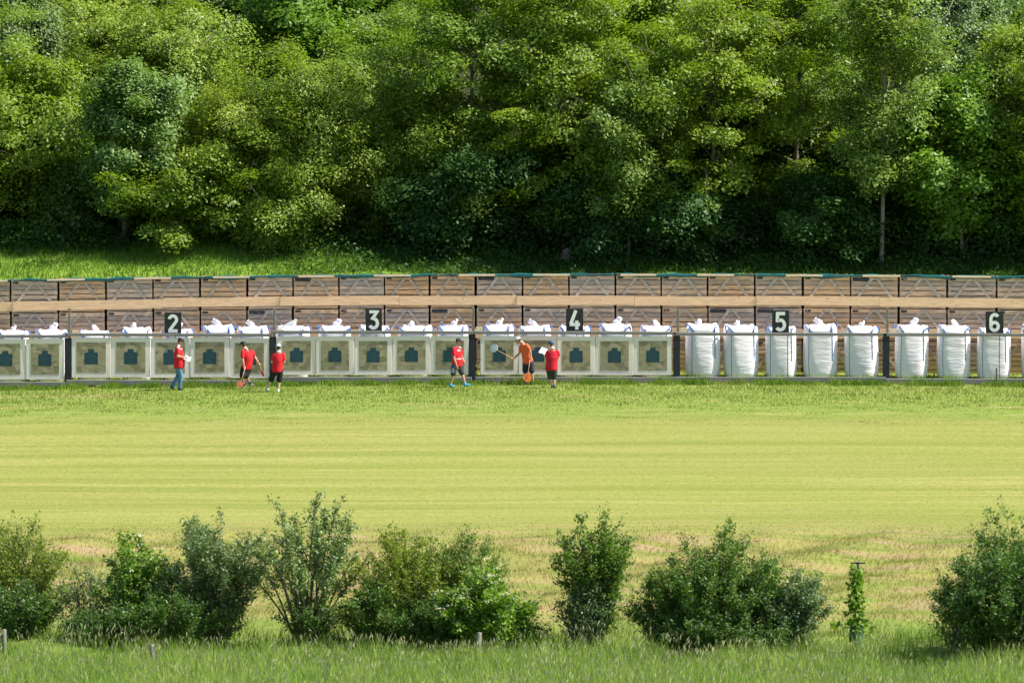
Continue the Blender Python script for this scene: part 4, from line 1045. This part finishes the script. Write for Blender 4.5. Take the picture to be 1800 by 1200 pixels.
def person(label, base, J, hd, fdir, shirt, bottom, cap, shoes, kneeLen, sleeve=.62, stout=1.0, skin='skin', bill='same', glasses=False, hem=None, collar=True, hair=True, curl=(25, 25), socks=None, palm=None, handdir=None, twist=None):
    """J: joints in metres about the base point (x across, y away, z up); hd head centre; fdir facing of the head"""
    V_ = {k: Vector(v) for k, v in J.items()}
    hL, hR, sL, sR = V_['hipL'], V_['hipR'], V_['shL'], V_['shR']
    pel = (hL + hR) / 2; shm = (sL + sR) / 2; rh = (hR - hL).normalized(); rs = (sR - sL).normalized()
    spine = (shm - pel); neck = V_['neck']
    body = MB(); sh = MB()
    wid = (sR - sL).length / 2
    def torso(mb, e, t0, t1, belly=0.0):
        rings = []
        prof = [(-.16, .162, .115), (0, .176, .128), (.2, .172, .124), (.42, .166, .12), (.65, .176, .122), (.85, .172, .108), (.97, .138, .082), (1.07, .075, .062)]
        for t in np.linspace(t0, t1, 16):
            c = pel + spine * t + V_.get('bend', Vector()) * math.sin(math.pi * min(1, max(0, t)))
            r = rh.lerp(rs, min(1, max(0, t))).normalized(); f = spine.normalized().cross(r).normalized()
            rx = np.interp(t, [q[0] for q in prof], [q[1] for q in prof]) * (wid / .185) ** .7; ry = np.interp(t, [q[0] for q in prof], [q[2] for q in prof])
            st = 1 + (stout - 1) * (1.0 if t < .7 else .4)
            bl = belly * math.exp(-((t - .25) / .3) ** 2)
            rings.append(section(c + f * bl * .5, r, f, rx * st + e, ry * st + e + bl * .5))
        mb.loft(rings)
    torso(body, -.022, -.10, 1.07)
    limb(body, [shm + (neck - shm) * .2, neck, Vector(hd) + Vector((0, 0, -.06))], [.062, .056, .058])
    # head
    f = Vector(fdir).normalized(); hu = (Vector(hd) - neck).normalized() * .35 + Vector((0, 0, 1)); hu = (hu - f * hu.dot(f)).normalized(); rt = f.cross(hu)
    rot = Matrix((rt, f, hu)).transposed(); H = Vector(hd)
    P = lambda a, b, c: H + rt * a + f * b + hu * c
    body.ball(P(0, -.004, .012), (.076, .094, .098), 18, 12, rot); body.ball(P(0, .026, -.055), (.054, .060, .060), 14, 10, rot)
    limb(body, [P(0, .088, .012), P(0, .103, -.020)], [.009, .0135], 8); body.ball(P(0, .082, -.062), (.022, .012, .007), 10, 6, rot); body.ball(P(0, .083, -.072), (.018, .010, .006), 10, 6, rot)
    body.ball(P(0, .075, -.098), (.022, .016, .014), 10, 6, rot); body.ball(P(0, .082, .028), (.05, .012, .009), 12, 6, rot)
    for s in (-1, 1): body.ball(P(s * .078, -.006, -.008), (.010, .020, .031), 10, 8, rot); body.ball(P(s * .032, .078, .006), (.014, .008, .009), 8, 6, rot)
    # arms
    grips = {}
    for s, q in (('L', -1), ('R', 1)):
        a, e, w = V_['sh' + s], V_['el' + s], V_['wr' + s]
        limb(body, [a, a.lerp(e, .5), e], [.052 * stout ** .5, .047, .039]); limb(body, [e, e.lerp(w, .35), w], [.040, .039, .026])
        hdv = (handdir or {}).get(s, (w - e)); pn = (palm or {}).get(s, Vector((-q, .2, 0)))
        ts = (twist or {}).get(s, -q)
        grips[s] = hand(body, w, hdv, pn, ts, curl[0 if s == 'L' else 1])
        limb(sh, [a + (shm - a).normalized() * .012 - spine.normalized() * .004, a.lerp(e, sleeve * .5), a.lerp(e, sleeve)], [.067, .068, .066])
    # legs
    bt = MB()
    for s in 'LR':
        h, k, an, toe = V_['hip' + s], V_['kn' + s], V_['an' + s], V_['toe' + s]
        limb(body, [h, h.lerp(k, .4), k], [.092, .085, .056]); limb(body, [k, k.lerp(an, .3), an.lerp(k, .25), an], [.054, .056, .040, .034])
        limb(body, [an + Vector((0, 0, -.035)), an.lerp(toe, .6) + Vector((0, 0, -.03)), toe], [.034, .036, .026])
        if kneeLen >= 1.5:
            d = an.lerp(k, .06); limb(bt, [h, h.lerp(k, .5), k, k.lerp(d, .5), d], [.108, .096, .078, .072, .068])
        else: e = h.lerp(k, kneeLen) if kneeLen <= 1 else k.lerp(an, kneeLen - 1); limb(bt, [h, h.lerp(k, .45), e], [.102 * stout ** .5, .104, .098])
    rings = []
    for t in np.linspace(-.2, .24, 8):
        c = pel + spine * t; fw = spine.normalized().cross(rh).normalized()
        st_ = 1 + (stout - 1) * .7; rr_ = (.172 if t > -.1 else .150) * st_; rings.append(section(c, rh, fw, rr_, (.125 if t > -.1 else .112) * st_))
    bt.loft(rings)
    torso(sh, .024, hem if hem is not None else -.08, 1.03, V_.get('belly', Vector((0, 0, 0))).y)
    root = link('person', remesh(body, 'person', M[skin], .0075, 3), None, base)
    tag(root, label, 'person')
    link('shirt', remesh(sh, 'shirt', shirt, .013, 5), root)
    link('trousers' if kneeLen >= 1.5 else 'shorts', remesh(bt, 'bottom', bottom, .013, 4), root)
    # cap
    c = MB(); rings = []
    for th in np.linspace(0, 88, 9):
        rings.append([P(0, -.006, .030) + rt * (.087 * math.cos(R_(th)) * math.cos(a)) + f * (.106 * math.cos(R_(th)) * math.sin(a)) + hu * (.092 * math.sin(R_(th))) for a in np.linspace(0, 2 * math.pi, 24, endpoint=False)])
    c.loft(rings); cp = c.build('cap', M[cap], root, smooth=True)
    b = MB(); top = []; 
    for off in (0, -.008):
        for i in range(9):
            a = R_(25 + 130 * i / 8); inner = P(0, -.006, .034) + rt * .085 * math.cos(a) + f * .100 * math.sin(a); outer = P(0, -.006, .016) + rt * .080 * math.cos(a) + f * (.100 * math.sin(a) + .078 * math.sin(R_(180 * i / 8)) ** .6)
            top += [inner + hu * off, outer + hu * off]
    fs = [(2 * i, 2 * i + 1, 2 * i + 3, 2 * i + 2) for i in range(8)]; fs += [tuple(18 + k for k in reversed(q_)) for q_ in fs[:8]]; fs += [(2 * i + 1, 2 * i + 19, 2 * i + 21, 2 * i + 3) for i in range(8)]
    b.add(top, fs); b.build('bill', M[cap] if bill == 'same' else M[bill], cp)
    if hair:
        h_ = MB(); h_.ball(P(0, -.022, .0), (.080, .083, .078), 18, 10, rot); h_.build('hair', M['hair'], root, smooth=True)
    if glasses:
        g = MB()
        for s in (-1, 1): g.box(P(s * .034, .098, .004), (.052, .006, .034), rot); g.bar(P(s * .062, .092, .010), P(s * .082, -.01, .006), .004, .006)
        g.box(P(0, .100, .012), (.02, .005, .006), rot); g.build('glasses', M['lens'], root)
    if collar:
        m = MB(); cc = neck + (shm - neck) * .25; ax = (Vector(hd) - shm).normalized(); r1 = rs; f1 = ax.cross(r1).normalized()
        m.loft([section(cc - ax * .012, r1, f1, .082, .076), section(cc + ax * .014, r1, f1, .070, .068), section(cc + ax * .011, r1, f1, .062, .060), section(cc - ax * .012, r1, f1, .07, .064)], False)
        m.build('collar', M['white_cloth'], root, smooth=True)
    for s in 'LR':
        an, toe = V_['an' + s], V_['toe' + s]; m = MB(); d = (toe - an); d.z *= .6; d.normalize(); an2 = an + Vector((0, 0, -.045))
        limb(m, [an2 - d * .045 , an2 + d * .05, toe + Vector((0, 0, .004))], [.044, .046, .036], 12); limb(m, [an + Vector((0, 0, .01)), an2], [.044, .046], 12)
        link('shoe', remesh(m, 'shoe', M[shoes], .010, 3), root)
        if socks:
            m = MB(); k = V_['kn' + s]; limb(m, [an, an.lerp(k, .22)], [.043, .046], 12); m.build('sock', M[socks], root, smooth=True)
    return root, grips, V_
def paddle(label, hand_pt, end, face, mat, r, stick_back=.1, notch=False):
    hp = Vector(hand_pt); e = Vector(end); d = (e - hp).normalized(); n = Vector(face).normalized(); n = (n - d * n.dot(d)).normalized(); sd = d.cross(n)
    root = tag(empty('marking_paddle', hp), label, 'marking paddle')
    m = MB(); m.tube([tuple(d * -stick_back), tuple(e - hp)], [.011, .011], 8); m.build('handle', M['stick'], root, smooth=True)
    m = MB(); c = e - hp; K = 40; ring = []
    for k in range(K):
        a = 2 * math.pi * k / K; rr_ = r
        if notch and k in (K // 4 - 1 + 3, K // 4 + 3): rr_ = r * (.72 if k == K // 4 + 3 else .9)
        ring.append((a, rr_))
    fr = [c + n * .026 + (sd * math.cos(a) + d * math.sin(a)) * q for a, q in ring]; bk = [c + n * .012 + (sd * math.cos(a) + d * math.sin(a)) * q for a, q in ring]
    m.loft([bk, fr]); m.build('disc', mat, root)
    m = MB(); m.bar(tuple(c + n * .03 - d * r * .85), tuple(c + n * .03 + d * .02), .008, .022, tuple(n)); m.build('clip', M['stick'] if not notch else M['disc_white'], root)
    return root
RED = (.62, .022, .03)
def zoomJ(z0x, z0y, sc, base_zx, base_zy, yb):
    """joint reader: figure measurements (picture units) -> metres about the standing point"""
    k = (yb - CAMY) / F / sc
    return lambda zx, zy, dy=0.0: ((zx - base_zx) * k, dy, (base_zy - zy) * k)
def stand(px, py):
    y = YG(py, zg(SX(px, -3), -2)); x = SX(px, y); return x, y, zg(x, y)

# 1: man in jeans walking right with a sheet
x, y, z = stand(312, 685.5); j = zoomJ(280, 580, 10.91, 349, 1151, y)
Jn = dict(hipL=j(365, 690, .09), hipR=j(352, 690, -.09), shL=j(372, 330, .185), shR=j(345, 330, -.185), neck=j(368, 268), elL=j(390, 500, .22), elR=j(345, 495, -.24), wrL=j(470, 540, .10), wrR=j(468, 512, -.17),
          knL=j(345, 885, .10), anL=j(232, 1085, .11), toeL=j(285, 1140, .11), knR=j(402, 870, -.08), anR=j(378, 1105, -.09), toeR=j(440, 1138, -.09), belly=(0, .05, 0))
p, g, _ = person('man in red polo, black cap and blue jeans walking with a sheet', (x, y, z), Jn, j(400, 212), (1, -.12, -.12), shirt_mat('red_polo_one', RED, [(-.02, .05, 1.43, 1.56, (.8, .8, .8)), (.06, .2, 1.38, 1.40, (.8, .75, .75))]), M['jeans'], 'cap_black', 'shoe_dark', 2.0, stout=1.12, glasses=True, hem=-.10, curl=(35, 35), palm={'L': (0, -.6, -.3), 'R': (0, .8, -.2)})
m = MB(); m.box((0, 0, 0), (.21, .28, .004), Matrix.Rotation(.35, 3, 'Y') @ Matrix.Rotation(.5, 3, 'X'))
gp = Vector((x, y, z)) + g['R']; tag(m.build('score_sheet', M['paper_white'], None, gp + Vector((.03, .09, -.035))), 'white score sheet held by the man in jeans', 'paper')

# 2: man in black cap stepping left with two red paddles
x, y, z = stand(429, 682.5); j = zoomJ(405, 580, 10.0, 240, 1023, y)
Jn = dict(hipL=j(222, 665, -.05), hipR=j(318, 665, .05), shL=j(205, 365, -.09), shR=j(366, 372, .09), neck=j(245, 305), elL=j(212, 530, -.16), elR=j(430, 490, .04), wrL=j(230, 635, -.18), wrR=j(490, 585, -.06),
          knL=j(200, 815, -.16), anL=j(228, 985, -.02), toeL=j(225, 1012, -.17), knR=j(262, 815, -.08), anR=j(338, 950, .20), toeR=j(385, 980, .12), bend=(.04, 0, 0))
p, g, _ = person('man in black cap and red polo stepping along with two red paddles', (x, y, z), Jn, j(212, 255), (-.75, .66, -.25), shirt_mat('red_polo_two', RED), M['shorts_black'], 'cap_black', 'shoe_tan', .92, hem=-.1, curl=(75, 75), socks='sock', palm={'L': (1, 0, 0), 'R': (0, -1, 0)}, handdir={'L': (.05, -.1, -1)})
B = Vector((x, y, z)); paddle('rust red round paddle hanging down before the stepping man', B + g['L'] + Vector((0, -.01, 0)), B + Vector(j(170, 940, -.36)), (0, -1, .1), M['disc_rust'], .108)
paddle('red paddle seen edge on in the right hand of the stepping man', B + g['R'], B + Vector(j(568, 755, -.12)), (-.93, -.32, .1), M['disc_red'], .108, .25)

# 3: woman in white cap from behind
x, y, z = stand(480, 688); j = zoomJ(405, 580, 10.0, 690, 1080, y)
Jn = dict(hipL=j(690, 715, 0), hipR=j(808, 715, 0), shL=j(695, 412, 0), shR=j(862, 412, 0), neck=j(785, 355), elL=j(662, 555, -.02), elR=j(878, 555, -.02), wrL=j(715, 590, .20), wrR=j(835, 590, .20),
          knL=j(648, 870, .02), anL=j(582, 1020, 0), toeL=j(560, 1045, .13), knR=j(790, 875, .02), anR=j(770, 1045, -.02), toeR=j(776, 1072, .12))
person('woman in white cap and red polo seen from behind, feet apart', (x, y, z), Jn, j(776, 296, .02), (-.25, .96, -.12), shirt_mat('red_polo_three', RED), M['shorts_black'], 'cap_white', 'shoe_pale', 1.0, skin='skin2', hem=-.06, stout=1.05, sleeve=.7, palm={'L': (1, 0, .2), 'R': (-1, 0, .2)})

# 4: man in blue shoes walking right
x, y, z = stand(806, 680.5); j = zoomJ(770, 580, 10.91, 390, 1095, y)
Jn = dict(hipL=j(400, 680, .08), hipR=j(305, 680, -.08), shL=j(415, 350, .12), shR=j(300, 345, -.14), neck=j(362, 285), elL=j(455, 530, .16), elR=j(305, 535, -.20), wrL=j(490, 605, .10), wrR=j(350, 662, -.22),
          knL=j(458, 840, .06), anL=j(508, 1020, .06), toeL=j(600, 1055, .04), knR=j(285, 850, -.09), anR=j(236, 1030, -.08), toeR=j(300, 1080, -.09), belly=(0, .04, 0))
p, g, _ = person('man in charcoal cap, red polo and bright blue shoes walking right', (x, y, z), Jn, j(392, 215), (.92, -.38, -.05), shirt_mat('red_polo_four', RED, [(-.15, -.04, 1.40, 1.50, (.8, .8, .8)), (-.04, .05, 1.23, 1.27, (.8, .8, .8)), (-.08, .09, .955, .985, (.75, .6, .6)), (.03, .1, 1.33, 1.44, (.8, .8, .8))]),
       shirt_mat('sport_shorts', (.055, .05, .055), [(-.24, -.13, .66, .82, (.02, .08, .32)), (-.24, -.15, .5, .66, (.3, .33, .38))]), 'cap_grey', 'shoe_blue', .88, glasses=True, hem=-.04, curl=(22, 28), stout=1.05, palm={'L': (-1, -.3, 0), 'R': (.3, 1, 0)})

# 5: man in orange pointing with the white paddle
x, y, z = stand(930, 676.5); j = zoomJ(850, 580, 10.9, 880, 1052, y)
Jn = dict(hipL=j(918, 625, -.08), hipR=j(815, 625, .09), shL=j(838, 285, -.17), shR=j(735, 300, .16), neck=j(728, 232), elL=j(905, 405, -.22), elR=j(695, 455, .16), wrL=j(912, 495, -.24), wrR=j(590, 558, .30),
          knL=j(935, 805, -.10), anL=j(955, 1000, -.08), toeL=j(925, 1035, -.16), knR=j(805, 810, .06), anR=j(820, 1005, .08), toeR=j(775, 1035, .03))
p, g, _ = person('man in orange shirt and white cap bending to the target board', (x, y, z), Jn, j(668, 200), (-.90, .22, -.42), shirt_mat('orange_tee', (.78, .135, .045)), M['shorts_navy'], 'cap_white', 'shoe_dark', .90, bill='cap_grey', glasses=True, hem=-.04, collar=False, curl=(78, 78), palm={'L': (-1, 0, 0), 'R': (-.2, -.3, 1)}, handdir={'L': (0, 0, -1), 'R': (-1, .25, -.05)}, twist={'R': 1})
B = Vector((x, y, z)); paddle('orange round paddle hanging from the left hand of the orange man', B + g['L'], B + Vector(j(848, 905, -.30)), (0, -1, .12), M['disc_orange'], .146, .04)
disc_y = .0 - .075
paddle('white notched paddle held against the target board', B + g['R'], (SX(868.8, disc_y), disc_y, ZP(612, disc_y)), (0, -1, .02), M['disc_white'], .145, .03, True)

# 6: man in blue cap writing, from behind
x, y, z = stand(972, 681.5); j = zoomJ(850, 580, 10.9, 1350, 1088, y)
Jn = dict(hipL=j(1272, 715, 0), hipR=j(1374, 715, 0), shL=j(1252, 385, 0), shR=j(1442, 380, 0), neck=j(1345, 300), elL=j(1208, 525, .05), elR=j(1462, 500, .02), wrL=j(1185, 445, .22), wrR=j(1300, 470, .25),
          knL=j(1300, 885, .02), anL=j(1338, 1045, 0), toeL=j(1325, 1080, .13), knR=j(1372, 885, .02), anR=j(1378, 1045, 0), toeR=j(1385, 1080, .13), belly=(0, .05, 0))
p, g, _ = person('stocky man in blue cap and red polo writing, seen from behind', (x, y, z), Jn, j(1312, 250, .03), (-.72, .66, -.3), shirt_mat('red_polo_six', (.56, .018, .035)), M['shorts_green'], 'cap_blue', 'shoe_dark', 1.0, skin='skin2', stout=1.14, hem=-.1, curl=(40, 45), palm={'L': (1, 0, .3), 'R': (-1, 0, .3)})
m = MB(); m.box((0, 0, 0), (.22, .30, .006), Matrix.Rotation(-.25, 3, 'Z') @ Matrix.Rotation(.35, 3, 'Y') @ Matrix.Rotation(.6, 3, 'X'))
tag(m.build('score_sheet', M['paper_white'], None, Vector((x, y, z)) + Vector(j(1165, 385, .27))), 'white score sheet held by the man in the blue cap', 'paper')

# ------------------------------------------------------------------ light, world, camera
EL, AZ = 51.0, 96.5            # azimuth clockwise from straight ahead
w = bpy.data.worlds.new("World"); scene.world = w; w.use_nodes = True
nt = w.node_tree; nt.nodes.clear()
sky = nt.nodes.new('ShaderNodeTexSky'); sky.sky_type = 'NISHITA'; sky.sun_disc = False
sky.sun_elevation = R_(EL); sky.sun_rotation = R_(AZ); sky.altitude = 500
bg = nt.nodes.new('ShaderNodeBackground'); bg.inputs[1].default_value = .09
ow = nt.nodes.new('ShaderNodeOutputWorld'); nt.links.new(sky.outputs[0], bg.inputs[0]); nt.links.new(bg.outputs[0], ow.inputs[0])
sd = bpy.data.lights.new('sun', 'SUN'); sd.energy = 5.0; sd.angle = R_(.53); sd.color = (1.0, .95, .85)
so = bpy.data.objects.new('sun', sd); C.objects.link(so); so.location = (60, 0, 80)
S = Vector((math.cos(R_(EL)) * math.sin(R_(AZ)), math.cos(R_(EL)) * math.cos(R_(AZ)), math.sin(R_(EL))))
so.rotation_euler = S.to_track_quat('Z', 'Y').to_euler()
cd = bpy.data.cameras.new('camera'); co = bpy.data.objects.new('camera', cd); C.objects.link(co)
co.location = (0, CAMY, CAMZ); co.rotation_euler = (math.pi / 2 + PITCH, 0, 0)
cd.sensor_width = 36; cd.lens = 36 * F / 1800; cd.clip_start = 1; cd.clip_end = 2000
cd.dof.use_dof = True; cd.dof.focus_distance = 300; cd.dof.aperture_fstop = 5.6
scene.camera = co
vs = scene.view_settings; vs.view_transform = 'Standard'; vs.look = 'None'; vs.exposure = .95; vs.gamma = 1
